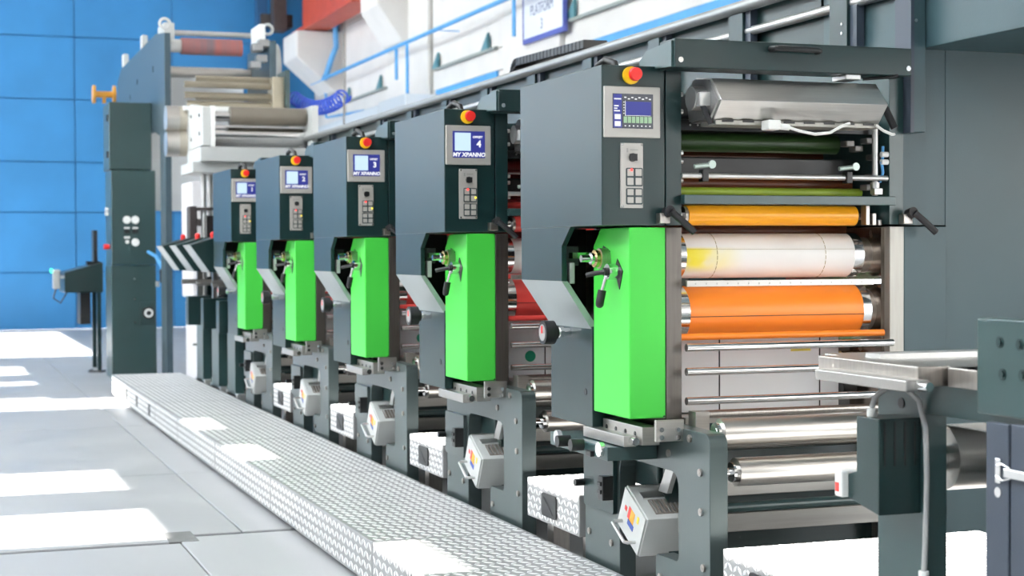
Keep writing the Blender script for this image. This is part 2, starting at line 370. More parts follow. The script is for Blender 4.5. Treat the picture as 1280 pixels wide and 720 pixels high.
B(3.1, 3.6, 20.9, 21.5, 4.6, 5.3).build('trolley', DKST, t); B(3.14, 3.34, 21.0, 21.3, 3.95, 4.6).build('hanger', DKST, t); B(3.0, 3.5, 21.3, 21.6, 4.05, 4.25).build('cross_member', DKST, t)
# blue compressed air pipes on the wall
t = thing('air_pipe', 'long sky blue air pipe running along white wall with short drops', 'pipe', (3.85, 16, 2.7))
MB().cyl((3.70, 7.0, 3.115), (3.70, 20.9, 3.125), .026, 12).build('main_pipe', PIPEB, t)
for y, z in ((16.0, 2.7), (15.5, 1.6), (11.55, 2.7)): MB().cyl((3.70, y, 3.115), (3.70, y, z), .022, 10).build('drop_pipe', PIPEB, t)
for y in (14.3, 11.2, 9.0): B(3.72, 4.0, y - .006, y + .006, 3.11, 3.122).build('clip', PIPEB, t)
t = tag(MB().tube([(3.87, 19.9, 4.0), (3.86, 19.95, 3.85), (3.86, 19.9, 3.6), (3.8, 20.0, 3.4), (3.74, 20.02, 3.2), (3.70, 20.0, 3.12)], .045, 10).build('air_hose', PIPEB), 'blue hose hanging down the white wall under the red beam', 'hose')
t = thing('loop_pipe', 'small blue pipe loop low on the white wall below the long pipe', 'pipe', (3.8, 19.5, 2.3))
MB().tube([(3.86, 20.6, 3.1), (3.86, 20.6, 2.6), (3.86, 20.55, 2.58), (3.86, 18.3, 2.5), (3.86, 18.25, 2.2)], .02, 8).build('bent_pipe', PIPEB, t); B(3.8, 3.9, 18.15, 18.35, 2.1, 2.3).build('outlet_box', PIPEB, t)
t = thing('wall_duct', 'pale grey sheet metal duct against white wall behind the blue coil', 'duct', (3.4, 17.5, 1.2))
for i, (a, b) in enumerate(((14.2, 15.4), (15.42, 17.3), (17.32, 19.2))): B(3.3, 3.75, a, b, 1.5, 2.35 - .03 * i).build('duct_section', mat('galvanised', (.55, .58, .60), .5, .3), t, bevel=.01)
B(3.4, 3.6, 16.2, 16.4, FZ, 1.5).build('support', GREYP, t)
# the sign on the pilaster
t = thing('platform_sign', 'white PLATFORM 3 sign with blue border on the wall pilaster', 'sign', (3.9, 11.5, 2.66))
B(3.90, 3.935, 10.69, 11.80, 2.70, 3.7).build('board', SIGNW, t)
B(3.895, 3.94, 10.69, 11.80, 2.65, 2.70).build('bottom_border', SIGNB, t); B(3.895, 3.94, 11.80, 11.825, 2.65, 3.7).build('left_border', SIGNB, t); B(3.895, 3.94, 10.665, 10.69, 2.65, 3.7).build('right_border', SIGNB, t)
SIGNT = mat('grey_blue_lettering', (.16, .18, .30), .5)
lettering('PLATFORM', 'lettering', .155, (3.897, 11.27, 2.965), 'left', SIGNT, t, sx=.86)
lettering('3', 'lettering', .155, (3.897, 11.27, 2.80), 'left', SIGNT, t, sx=.86)

# ------------------------------------------------------------------ tread plate walkway and step boxes
def tread(mb, o, u, v, n, U, V, pitch=.036, h=.0022):
    # raised lozenges on a rectangle: origin o, unit axes u, v, normal n, extents U, V
    o, u, v, n = map(Vector, (o, u, v, n)); ni = max(1, round(U / pitch)); nj = max(1, round(V / pitch)); du = U / ni; dv = V / nj
    for i in range(ni):
        for j in range(nj):
            c = o + u * ((i + .5) * du) + v * ((j + .5) * dv)
            s_ = 1 if (i + j) % 2 else -1
            a = (u + v * s_).normalized() * (pitch * .60); b = (u - v * s_).normalized() * (pitch * .23)
            mb.add([c - a, c - b, c + a, c + b, c - a * .45 + n * h, c + a * .45 + n * h],
                   [(0, 1, 4), (1, 5, 4), (1, 2, 5), (2, 3, 5), (3, 4, 5), (3, 0, 4)] if True else [])
PX0, PX1, PZ = -.59, -.02, -.505
segs = [(-.95, 1.1), (1.1, 2.85), (2.85, 4.32), (4.32, 5.68), (5.68, 6.70), (6.70, 8.05), (8.05, 9.4)]
seg_lab = ['tread plate walkway step in front of the nearest printing tower at the bottom edge', 'tread plate walkway step before the gap to the second tower',
           'tread plate walkway step beside the third green cover', 'tread plate walkway step beside the fourth green cover', 'tread plate walkway step beside the farthest green cover',
           'tread plate walkway step beside the three slanted dark units', 'tread plate walkway step at the far end by the dark cabinet']
for (y0, y1), lb in zip(segs, seg_lab):
    t = thing('walkway_step', lb, 'walkway', ((PX0 + PX1) / 2, (y0 + y1) / 2, FZ), 'tread plate walkway steps')
    B(PX0, PX1, y0 + .002, y1 - .002, FZ + .025, PZ).build('body', TREADB, t, bevel=.004)
    mb = MB(); tread(mb, (PX0 + .01, y0 + .01, PZ), (1, 0, 0), (0, 1, 0), (0, 0, 1), PX1 - PX0 - .02, y1 - y0 - .02)
    o = mb.build('tread', TREADM, t); o['kind'] = 'stuff'
    mb = MB(); tread(mb, (PX0, y1 - .01, FZ + .03), (0, -1, 0), (0, 0, 1), (-1, 0, 0), y1 - y0 - .02, PZ - FZ - .035)
    o = mb.build('side_tread', TREADM, t); o['kind'] = 'stuff'
    for yy in (y0 + .15, y1 - .15):
        for xx in (PX0 + .08, PX1 - .1): B(xx - .03, xx + .03, yy - .03, yy + .03, FZ, FZ + .026).build('foot', RUBBER, t)
    if y0 > 6:
        for yy in ((y0 + .3), (y0 + 1.0)): B(PX0 - .004, PX0 + .01, yy - .05, yy + .05, -.62, -.54).build('handle_slot', BLACK, t, bevel=.004)
def step_box(y0, y1, x1, lb, slot=True):
    t = thing('step_box', lb, 'step', (.3, (y0 + y1) / 2, FZ), 'tread plate step boxes between towers')
    x0 = -.012; z0, z1 = -.452, -.315
    B(x0, x1, y0, y1, z0, z1).build('body', TREADB, t, bevel=.004)
    mb = MB(); tread(mb, (x0 + .005, y0 + .005, z1), (1, 0, 0), (0, 1, 0), (0, 0, 1), x1 - x0 - .01, y1 - y0 - .01, .026)
    o = mb.build('tread', TREADM, t); o['kind'] = 'stuff'
    mb = MB(); tread(mb, (x0, y1 - .005, z0 + .004), (0, -1, 0), (0, 0, 1), (-1, 0, 0), y1 - y0 - .01, z1 - z0 - .008, .026)
    o = mb.build('side_tread', TREADM, t); o['kind'] = 'stuff'
    if slot:
        ym = y1 - .225; 
        o = MB().prism(rounded([(ym - .068, -.427), (ym + .068, -.427), (ym + .068, -.348), (ym - .068, -.348)], {0: .015, 1: .015, 2: .015, 3: .015}), 'x', x0 - .006, x0 + .01).build('handle_frame', BLACK, t)
        MB().prism([(ym - .045, -.415), (ym + .045, -.415), (ym + .045, -.36)], 'x', x0 - .008, x0 - .004).build('handle_recess', mat('slot_shadow_plastic', (.035, .036, .038), .5), t)
    for yy in (y0 + .06, y1 - .1):
        for xx in (x0 + .08, x1 - .1): B(xx - .03, xx + .03, yy - .03, yy + .03, FZ, z0 + .002).build('foot', STEEL, t)
step_box(-1.10, -.38, .80, 'sunlit tread plate step box at bottom right beside nearest tower', True)
for k, lb in enumerate(['tread plate step box between first and second towers', 'tread plate step box between second and third towers', 'tread plate step box between third and fourth towers', 'tread plate step box between fourth and fifth towers, farthest']):
    step_box(.645 + 1.5 * k, 1.135 + 1.5 * k, .66, lb)

# ------------------------------------------------------------------ printing tower
def make_tower(first):
    col = dict(o1=AMBER, white=INKED, o2=ORANGE, br=BROWN, gr=LIME, dg=DKGREEN) if first else dict(o1=REDR, white=BLANKET, o2=REDR, br=DKRED, gr=REDR, dg=DKRED)
    T = thing('printing_tower', '', 'printing press', (.37, .3, FZ), 'printing towers in a row')
    # base frame plate
    pr = rounded([(-.28, FZ), (.075, FZ), (.075, -.405), (-.08, -.405), (-.08, -.15), (.34, -.15), (.34, FZ), (.62, FZ), (.62, -.02), (-.28, -.02)], {2: .02, 3: .02, 4: .05, 5: .05, 9: .035})
    fp = MB().prism(pr, 'x', 0, .055).build('frame_plate', FRAMEP, T, bevel=.002)
    for (y, z) in ((-.159, -.043), (-.05, -.045), (-.224, -.131), (-.229, -.24), (-.243, -.393), (-.02, -.10), (.58, -.42), (.40, -.43), (.04, -.47)):
        MB().cyl((-.006, y, z), (.01, y, z), .011, 12).cyl((-.0075, y, z), (-.0055, y, z), .005, 6).build('bolt', STEEL, fp)
    cp = MB().prism(rounded([(.358, -.335), (.60, -.335), (.60, -.165), (.358, -.165)], {0: .012, 1: .012, 2: .012, 3: .012}), 'x', -.014, .001).build('cover_plate', PAINT if first else FRAMEP, T, bevel=.001)
    MB().cyl((-.014, .60, -.264), (-.045, .60, -.264), .012, 12).build('knob', BLACK, cp)
    MB().box(-.05, -.012, .358, .395, -.29, -.215).box(-.056, -.05, .362, .391, -.245, -.232).box(-.056, -.05, .362, .391, -.27, -.257).build('connector', BLACK, cp, bevel=.003)
    # side frames
    lab(B(.0, .05, .0, .62, -.03, .552).build('operator_side_frame', GROUND, T, bevel=.0015), 'brushed steel')
    B(.0, .05, .0, .66, .558, 1.012).build('operator_upper_frame', PAINT, T, bevel=.002)
    B(.75, .80, .004, .66, .562, 1.09).build('gear_upper_frame', PAINT2, T, bevel=.002)
    lab(B(.75, .80, .0, .62, FZ, .556).build('gear_side_frame', [GROUNDP], T, bevel=.0015), 'brushed steel')
    lab(B(.738, .75, .03, .62, -.3, .553).build('inner_plate', MIRROR, T), 'polished steel with mottled reflections in its colour')
    B(.801, .952, .0, .55, FZ, .556).build('gear_cover', PAINT3, T, bevel=.002)
    B(.05, .75, .64, .66, .40, 1.0).build('interior_shade_panel', BLACK, T)  # black panel stands in for the shade inside the tower
    B(.055, .745, .065, .64, .872, .884).build('added_light_blocker', BLACK, T)  # added plate that blocks light from above to darken the inking zone
    # control box
    cb = B(-.2, -.003, 0, .678, .557, 1.015).build('control_box', PAINT, T, bevel=.003)
    pts = [(.243, .557), (.315, .50), (.315, .393), (.67, .393), (.67, .557)]
    MB().prism(pts, 'x', -.2, -.183).build('side_skirt', PAINT, T, bevel=.0015)
    MB().prism([(-.183, .556), (-.003, .556), (-.003, .27), (-.098, .275), (-.178, .405), (-.183, .42)], 'y', .6, .668).build('skirt_back', BLACK, T)
    MB().add([(-.2, .315, .393), (-.2, .67, .393), (-.115, .627, .248), (-.115, .288, .248), (-.18, .315, .393), (-.18, .67, .393), (-.10, .627, .262), (-.10, .288, .262)],
             [(0, 1, 2, 3), (4, 7, 6, 5), (0, 3, 7, 4), (1, 5, 6, 2), (0, 4, 5, 1), (3, 2, 6, 7)]).build('slanted_skirt', SKIRT, T)
    lp = B(-.115, -.012, .28, .627, -.05, .255).build('lower_housing', PAINT, T, bevel=.002)
    MB().cyl((-.1165, .334, .053), (-.11, .334, .053), .011, 12).build('screw_hole', BLACK, lp)
    # emergency stop, display and key panel
    es = MB().cyl((-.111, -.001, .986), (-.111, -.010, .986), .0255, 28).build('emergency_plate', YELLOW, T)
    lab(es, 'round yellow plate'); lab(MB().cyl((-.107, -.010, .988), (-.107, -.024, .988), .013, 20).cyl((-.107, -.024, .988), (-.107, -.036, .988), .020, 24, .018).build('stop_button', RED, es), 'red mushroom button')
    dp = B(-.196, -.020, -.008, .002, .808, .954).build('display', PLATEG, T, bevel=.003)
    sx0, sx1, sz0, sz1 = -.170, -.044, .834, .933
    if first:
        B(sx0, sx1, -.0092, -.006, sz0, sz1).build('screen', SCRDARK, dp)
        g = MB(); g.box(sx0 + .002, sx0 + .028, -.0100, -.0092, sz0 + .002, sz1 - .002); g.box(sx0 + .04, sx1 - .006, -.0100, -.0092, sz0 + .038, sz1 - .022); g.build('screen_blue_area', SCRBLUE, dp)
        g = MB()
        for i in range(7): g.box(sx0 + .034 + i * .0128, sx0 + .044 + i * .0128, -.0103, -.0092, sz0 + .016, sz0 + .034)
        g.build('screen_bar', SCRGREEN, dp)
        g = MB(); g.box(sx0 + .006, sx0 + .024, -.0106, -.0100, sz0 + .006, sz0 + .020); g.box(sx0 + .006, sx0 + .024, -.0106, -.0100, sz0 + .026, sz0 + .040)
        for zz, w in ((.082, .022), (.062, .014), (.055, .01), (.048, .018)): g.box(sx0 + .004, sx0 + .004 + w, -.0106, -.0100, sz0 + zz, sz0 + zz + .0035)
        for i in range(8): g.box(sx0 + .036 + i * .011, sx0 + .042 + i * .011, -.0106, -.0092, sz1 - .012 - .004 * (i % 2), sz1 - .009 - .004 * (i % 2))
        for i in range(7): g.box(sx0 + .037 + i * .0128, sx0 + .041 + i * .0128, -.0106, -.0092, sz0 + .006, sz0 + .009)
        for i in range(5): g.box(sx0 + .033, sx0 + .036, -.0106, -.0092, sz0 + .042 + .008 * i, sz0 + .044 + .008 * i)
        g.box(sx0 + .0385, sx0 + .0395, -.0103, -.0092, sz0 + .036, sz1 - .02); g.box(sx0 + .038, sx1 - .008, -.0103, -.0092, sz0 + .0365, sz0 + .0375)
        g.build('screen_white_area', SCRWHITE, dp)
    else:
        B(sx0, sx1, -.0092, -.006, sz0, sz1).build('screen', SCRBLUE, dp)
        B(sx0 + .008, sx0 + .07, -.0100, -.0092, sz0 + .026, sz1 - .006).build('screen_picture', SCRLITE, dp)
        lettering('OFFSET', 'screen_word', .0115, (sx1 - .029, -.0104, sz1 - .022), 'front', SCRWHITE, dp, bold=.0004)
        lettering('MY XPANNO', 'screen_title', .021, ((sx0 + sx1) / 2, -.0108, sz0 + .011), 'front', SCRWHITE, dp, sx=1.02, shear=.15, bold=.0008)
    kp = B(-.144, -.074, -.006, .002, .607, .793).build('key_panel', PLATEG, T, bevel=.0015)
    k_ = MB().cyl((-.107, -.006, .752), (-.107, -.010, .752), .012, 16); k_.box(-.118, -.096, -.016, -.010, .742, .762); k_.build('key_switch', BLACK, kp)
    B(-.126, -.121, -.0068, -.0058, .766, .778).box(-.115, -.09, -.0066, -.0058, .772, .775).build('switch_mark', GREYD, kp)
    for (za, zb) in ((.669, .722), (.617, .664)):
        MB().prism(rounded([(-.128, za), (-.076, za), (-.076, zb), (-.128, zb)], {0: .005, 1: .005, 2: .005, 3: .005}), 'y', -.0075, -.005).build('key_frame', mat('key_frame_grey', (.035, .055, .06), .45), kp)
        for i in range(2):
            for j in range(2):
                xk = -.1255 + i * .0255; zk = za + .003 + j * (zb - za - .002) / 2
                B(xk + .001, xk + .0205, -.0092, -.007, zk + .001, zk + (zb - za) / 2 - .005).build('key', PLATEG, kp, bevel=.001, bseg=1)
    MB().cyl((-.112, -.0085, .716), (-.112, -.0115, .716), .004, 12).build('red_light', LEDR, kp)
    if not first: MB().cyl((-.082, -.0085, .686), (-.082, -.0115, .686), .004, 12).build('yellow_light', LEDY, kp)
    for x in (-.139, -.079):
        for z in (.612, .788): MB().cyl((x, -.006, z), (x, -.0085, z), .0028, 8).build('screw', CHROME, kp)
    # clamp levers under the box
    for (x, zz) in ((-.012, .585), (.80, .585)):
        hv = B(x - .02, x + .012, -.03, 0, zz - .022, zz + .008).build('clamp_block', STEEL, T, bevel=.002)
        MB().cyl((x + .006, -.045, zz + .014), (x + .006, -.015, zz + .008), .016, 14).tube([(x + .008, -.045, zz + .012), (x + .035, -.052, zz - .012), (x + .075, -.058, zz - .048)], .0105, 10).build('clamp_lever', RUBBER, hv)
    MB().tube([(-.09, .30, 1.012), (-.09, .29, 1.045), (-.08, .25, 1.06), (-.07, .21, 1.045), (-.065, .20, 1.012)], .012, 10).build('cable_loop', BLACK, T)
    # green cover, knobs
    gc = MB().prism([(0, 0), (.27, 0), (.27, .50), (.215, .552), (0, .552)], 'x', -.115, -.001).build('green_cover', GREEN, T, bevel=.004)
    lab(gc, 'bright green sheet metal cover')
    MB().prism([(.045, .425), (.085, .462), (.105, .43), (.070, .372)], 'x', -.117, -.112).build('cover_slot', BLACK, gc)
    MB().prism([(.14, .485), (.19, .50), (.215, .46), (.19, .425), (.15, .42)], 'x', -.117, -.112).build('cover_opening', BLACK, gc)
    MB().cyl((-.001 - .006, -.002, .005), (-.001 - .006, .001, .005), .003, 8).build('screw', BLACK, gc)
    k1 = MB().cyl((-.11, .165, .462), (-.142, .165, .462), .031, 28).build('adjuster', STEEL, T, bevel=.002)
    MB().cyl((-.142, .165, .462), (-.156, .165, .462), .026, 28).build('adjuster_ring', BRASS, k1, bevel=.002); MB().cyl((-.156, .165, .462), (-.168, .165, .462), .018, 20).cyl((-.168, .165, .462), (-.198, .165, .462), .011, 16).build('spindle', CHROME, k1)
    k2 = MB().cyl((-.11, .088, .424), (-.148, .088, .424), .0235, 24).build('crank_hub', CHROME, T, bevel=.002)
    MB().cyl((-.148, .088, .424), (-.158, .088, .424), .012, 20).tube([(-.152, .088, .424), (-.172, .11, .420), (-.195, .13, .414)], .0075, 10).build('crank_lever', RUBBER, k2)
    MB().tube([(-.15, .088, .41), (-.156, .095, .38), (-.16, .10, .36)], .006, 10).build('crank_arm', CHROME, k2); MB().cyl((-.158, .10, .37), (-.164, .105, .332), .0125, 14).sphere((-.164, .105, .330), .0125).build('crank_grip', RUBBER, k2)
    v = B(-.165, -.125, .36, .40, .44, .50).build('valve', mat('dull_grey_cast', (.10, .11, .11), .5), T, bevel=.003); B(-.168, -.15, .33, .37, .385, .45).build('valve_cap', GREYP, v, bevel=.003); B(-.17, -.10, .30, .33, .462, .48).build('valve_stem', CHROME, v)
    # pressure gauge on the lower housing
    pg = MB().cyl((-.115, .46, .231), (-.165, .46, .231), .013, 16).cyl((-.14, .46, .231), (-.152, .46, .231), .018, 6).build('gauge_stem', CHROME, T)
    MB().cyl((-.160, .46, .231), (-.172, .46, .231), .022, 20).cyl((-.172, .46, .231), (-.208, .46, .231), .037, 28).build('gauge_body', RUBBER, pg, bevel=.003); MB().cyl((-.208, .46, .231), (-.2095, .46, .231), .026, 24).build('gauge_dial', mat('smoky_dial', (.34, .33, .32), .3), pg); B(-.2115, -.2095, .455, .465, .229, .252).build('gauge_needle', RED, pg)
    # rails and brackets below the cover
    rb = B(-.085, -.03, -.02, .27, -.075, -.022).build('rail_block', STEELX, T, bevel=.0015)
    lr = B(-.125, -.086, .02, .33, -.082, -.05).build('lower_rail', STEELX, T, bevel=.0015); MB().cyl((-.10, .02, -.064), (-.10, -.012, -.064), .011, 14).build('rail_screw', CHROME, lr)
    for y in (.03, .1, .17, .24): MB().cyl((-.0865, y, -.045), (-.08, y, -.045), .007, 10).build('rail_hole', BLACK, rb)
    bp = B(-.083, .003, -.112, -.098, -.055, .006).build('bracket_plate', STEELX, T, bevel=.001)
    for (x, z) in ((-.07, -.02), (-.07, -.042), (-.018, -.022), (-.018, -.044)): MB().cyl((x, -.112, z), (x, -.121, z), .007, 12).build('bracket_bolt', CHROME, bp)
    B(-.03, .06, -.096, -.02, -.05, -.022).build('bracket_foot', STEEL, T); B(.056, .10, -.08, -.03, -.05, .022).build('bracket_block', STEELX, T, bevel=.0015)
    B(-.09, -.002, .285, .33, -.04, -.012).build('spacer', STEEL, T)
    if first:
        vb = B(-.16, -.002, .058, .52, -.126, -.0855).build('valve_block', PAINT2, T, bevel=.002)
        for y, r, m in ((.44, .022, CHROME), (.10, .022, CHROME)): MB().cyl((-.158, y, -.095), (-.172, y, -.095), r, 20).build('regulator_ring', m, vb, bevel=.003)
        for y in (.36, .25): MB().cyl((-.158, y, -.098), (-.20, y, -.098), .018, 18).build('regulator_knob', BLACK, vb, bevel=.003)
        B(-.172, -.158, .16, .20, -.124, -.108).build('port', BLACK, vb, bevel=.002)
    # tilted motor box poking through the base plate
    M0 = (.150, -.320); a = math.radians(28); ey = (math.cos(a), math.sin(a)); ez = (-math.sin(a), math.cos(a)); hl, hw = .086, .069
    def q(u, w): return (M0[0] + ey[0] * u * hl + ez[0] * w * hw, M0[1] + ey[1] * u * hl + ez[1] * w * hw)
    mbx = MB().prism([q(-1, -1), q(1, -1), q(1, 1), q(-1, 1)], 'x', -.04, .15).build('motor_box', GREYP, T, bevel=.003)
    MB().prism([q(-.96, -.95), q(.96, -.95), q(.96, .95), q(-.96, .95)], 'x', -.046, -.04).build('end_panel', GREYP, mbx, bevel=.001)
    def q3(x, u, w): p = q(u, w); return (x, p[0], p[1])
    def top(u0, u1, x0, x1, name, m, d=.003, par=mbx):      # plate on a tilted face: w = 1 face
        p = [q(u0, 1.0), q(u1, 1.0)]; n = (ez[0] * d, ez[1] * d)
        return MB().prism([p[0], p[1], (p[1][0] + n[0], p[1][1] + n[1]), (p[0][0] + n[0], p[0][1] + n[1])], 'x', x0, x1).build(name, m, par)
    top(-.75, .05, -.005, .105, 'vent_grille', mat('vent_mesh', (.20, .17, .15), .5), .002)
    for i in range(7): top(-.70, 0.0, -.0 + i * .0145, .005 + i * .0145, 'vent_fin', ALU, .0045)
    top(.15, .5, -.015, .115, 'name_plate', ALU, .0025)
    top(.88, .93, -.04, .15, 'lid_seam', ALU, .003)
    MB().tube([q3(-.046, -.62, -.55), q3(-.07, -.62, -.55), q3(-.08, -.56, -.55), q3(-.08, .56, -.55), q3(-.07, .62, -.55), q3(-.046, .62, -.55)], .0052, 10).build('handle', ALU, mbx)
    for (u0, u1, w0, w1, m) in ((-.2, .12, -.05, .5, STICKO), (.14, .32, -.05, .5, STICKR), (-.28, .22, -.32, -.08, STICKB), (.45, .62, .1, .3, STICKR), (-.55, -.42, .3, .62, YELLOW)):
        MB().prism([q(u0, w0), q(u1, w0), q(u1, w1), q(u0, w1)], 'x', -.0475, -.0458).build('sticker', m, mbx)
    MB().prism([(.06, -.23), (.12, -.23), (.05, -.13), (.05, -.10), (-.02, -.10)], 'x', .03, .045).build('motor_bracket', ALU, T)
    B(.06, .14, .19, .40, -.24, -.12).build('bearing_housing', PAINT2, T, bevel=.006)
    B(.06, .10, -.06, .03, -.47, -.42).build('motor_foot', STEEL, T, bevel=.003)
    # rollers and cross members
    def R_(*a, **k): return roll(*a, T, **k)
    xi0, xi1 = .05, .75
    lab(R_(.10, .672, .08, .589, .030, 'inking_roller', col['o1']), 'ink covered roller'); 
    R_(.05, .10, .08, .589, .014, 'roller_journal', CHROME); R_(.09, .104, .08, .589, .027, 'roller_collar', STEEL); R_(.672, .74, .08, .589, .013, 'roller_journal', CHROME)
    for x in (.685, .708, .728): B(x, x + .014, .03, .06, .56, .62 - (x - .685)).build('roller_bearing', STEEL, T, bevel=.002)
    R_(.05, .74, .26, .545, .03, 'lower_inking_roller', col['br'])
    bw = R_(.098, .668, .13, .469, .067, 'blanket_cylinder', col['white'], seg=56); lab(bw, 'white blanket with dashed marks')
    for x in (.198, .565):      # dashed register lines around the blanket
        g = MB()
        for i in range(26):
            t0 = i / 26 * 2 * math.pi; pp = [(x, .13 + math.cos(t0 + d) * .0674, .469 + math.sin(t0 + d) * .0674) for d in (0, .09, .18)]
            g.tube(pp, .0009, 5)
        g.build('register_mark', mat('ochre_mark', (.30, .20, .05), .6), bw)
    B(.098, .668, .0645, .0655, .4875, .4883).build('blanket_seam', MATS['ochre_mark'], bw)
    R_(.668, .700, .13, .469, .068, 'bearer_ring', CHROME, seg=56, bevel=.003); R_(.055, .098, .13, .469, .068, 'bearer_ring', CHROME, seg=56, bevel=.003)
    R_(.700, .740, .13, .469, .055, 'cylinder_hub', STEEL, bevel=.003)
    bo = R_(.098, .684, .12, .299, .080, 'plate_cylinder', col['o2'], seg=64)
    B(.098, .684, .0392, .0405, .2885, .2905).build('plate_seam', LINE, bo)
    R_(.684, .712, .12, .299, .082, 'bearer_ring', CHROME, seg=64, bevel=.003); R_(.055, .098, .12, .299, .082, 'bearer_ring', CHROME, seg=64, bevel=.003)
    R_(.712, .742, .12, .299, .066, 'cylinder_hub', STEEL, bevel=.003)
    for i in range(8):
        a_ = i / 8 * 2 * math.pi; MB().cyl((.708, .12 + math.cos(a_) * .055, .299 + math.sin(a_) * .055), (.7145, .12 + math.cos(a_) * .055, .299 + math.sin(a_) * .055), .008, 10).build('hub_screw', BLACK, T)
    B(.05, .672, -.036, -.024, .380, .398).build('ruler_bar', STEELX, T, bevel=.001)
    B(.672, .70, -.034, -.012, .382, .398).build('ruler_mount', CHROME, T, bevel=.002)
    for i in range(17): B(.075 + i * .0345, .079 + i * .0345, -.0368, -.0355, .386, .391).build('ruler_tick', GREYD, T)
    B(.043, .75, -.033, -.007, .619, .646).build('cross_bar', PAINT2, T, bevel=.002)
    for z, x1 in ((.204, .74), (.134, .74), (.049, .74)): R_(.05, x1, -.03, z, .0115, 'guide_rod', CHROME, seg=20)
    lab(R_(.05, .74, .02, .232, .010, 'guide_rod', col['o2'], seg=16), 'rod with the ink colour painted on as its reflection')  # rod takes the roller's colour in place of a true reflection
    # paper web under the cylinders
    wp = MB().box(.10, .69, .198, .202, -.008, .214).build('paper_web', PAPER, T)
    for x in (.27, .62): B(x, x + .004, .1965, .199, -.008, .214).build('web_line', LINE, wp)
    if first:
        B(.52, .59, .1965, .199, .170, .178).build('yellow_tape', INKY, wp); B(.645, .675, .1965, .199, .095, .104).build('yellow_tape', INKY, wp)
    else:
        MB().cyl((.21, .1975, .075), (.21, .1955, .075), .022, 20).build('green_emblem', PRINTG, wp)
    B(.05, .75, .21, .23, -.008, .20).build('web_backing', mat('grey_backing', (.20, .20, .20), .6), T)
    R_(.69, .745, .19, .15, .018, 'web_roller_end', BRASS); R_(.69, .745, .19, .05, .024, 'web_roller_end', BLACK)
    # lower rollers
    u1 = R_(.07, .74, -.2, -.024, .038, 'idler_roller', SATIN, seg=40, bevel=.002); u2 = R_(.118, .72, -.2, -.138, .040, 'idler_roller', SATIN, seg=40, bevel=.002)
    for r_, z, x in ((u1, -.024, .07), (u2, -.138, .118)):
        MB().cyl((.055, -.2, z), (x - .006, -.2, z), .013, 16).build('shaft', CHROME, r_); MB().cyl((x - .014, -.2, z), (x + .001, -.2, z), .028, 24).build('bearing', CHROME, r_); MB().cyl((.72, -.2, z), (.75, -.2, z), .013, 16).build('shaft', CHROME, r_)
    lab(R_(.055, .75, -.08, -.258, .015, 'tie_tube', PAINT2, seg=20), 'teal painted tube')
    B(.055, .75, -.02, .02, -.235, -.185).build('cross_rail', mat('dull_steel', (.34, .33, .31), .45, .7, var=.1, scale=12, stretch=(.3, 4, 4)), T, bevel=.002)
    B(.055, .75, .0, .04, -.345, -.29).build('cross_rail', MATS['dull_steel'], T, bevel=.002)
    B(.055, .75, .10, .14, -.45, -.10).build('lower_back_plate', PAINT, T); R_(.055, .75, .05, -.08, .03, 'idler_roller', SATIN)
    B(.10, .75, .08, .28, -.03, -.012).build('table_plate', STEELX, T)
    R_(.12, .75, .0, .006, .012, 'guide_rod', STEEL, seg=16)
    # upper inking zone
    pe_ = B(.055, .745, .045, .06, .838, .868).build('perforated_strip', BLACK, T)
    for i in range(22): MB().cyl((.10 + i * .0245, .0455, .853), (.10 + i * .0245, .0435, .853), .0032, 8).build('perforation', ALU, pe_)
    R_(.05, .68, .2, .815, .03, 'inking_roller', col['dg']); R_(.05, .68, .3, .775, .028, 'inking_roller', col['br']); R_(.05, .73, .2, .688, .02, 'inking_roller', col['br']); R_(.05, .72, .12, .661, .014, 'inking_roller', col['gr'])
    lab(B(.06, .70, .14, .19, .714, .766).build('ink_duct', BLACK, T, bevel=.004), 'black ink duct bar')
    R_(.05, .74, 0, .702, .0085, 'clamp_rail', ALU, seg=16)
    for x in (.12, .60):
        cl = B(x - .008, x + .012, -.014, .014, .685, .72).build('rail_clamp', BLACK, T, bevel=.002)
        MB().cyl((x + .02, -.012, .735), (x + .02, -.02, .735), .012, 18).cyl((x - .035, -.014, .728), (x + .01, -.014, .733), .007, 10).build('clamp_lever', mat('pale_teal_zinc', (.42, .50, .46), .4, .6), cl)
    for (x, z) in ((.70, .668), (.715, .70), (.72, .76), (.66, .785), (.70, .81), (.63, .80)): B(x, x + .028, .05, .09, z, z + .018).build('roller_mount', mat('cast_mount', (.22, .21, .20), .45, .5), T, bevel=.003)
    g = MB(); g.cyl((.71, .02, .65), (.71, .02, .86), .009, 14); g.cyl((.71, .02, .655), (.71, .02, .69), .014, 14); pn = g.build('pneumatic_rod', ALU, T)
    MB().tube([(.735, .015, .80), (.732, .012, .765), (.728, .012, .75), (.733, .012, .72), (.722, .012, .69)], .0045, 8).build('air_tube', MATS['sky_blue_pipe_paint'], pn)
    for z in (.752, .775): MB().cyl((.725, .01, z), (.748, .01, z), .0085, 12).build('fitting', WHITEP, pn)
    B(.695, .724, -.002, .02, .652, .672).build('fitting', ALU, pn, bevel=.002)
    for z in (.94, .89, .77, .745, .69): MB().cyl((.05, .03, z), (.068, .03, z), .007, 10).build('left_fitting', ALU, T)
    # lamp hood
    prof = [(-.10, .975), (-.165, .908), (-.115, .856), (.03, .856), (.05, .93), (.0, .985)]
    hd = MB().prism(prof, 'x', .096, .638).build('lamp_hood', mat('hood_steel', (.60, .59, .57), .36, 1.0, var=.05, scale=30, stretch=(.3, 6, 6), rvar=.05), T, bevel=.002); lab(hd, 'brushed steel lamp hood')
    MB().prism([(p[0] * .93, .92 + (p[1] - .92) * .93) for p in prof], 'x', .088, .0965).build('hood_end', mat('dull_steel_cap', (.30, .30, .30), .4, .8), hd)
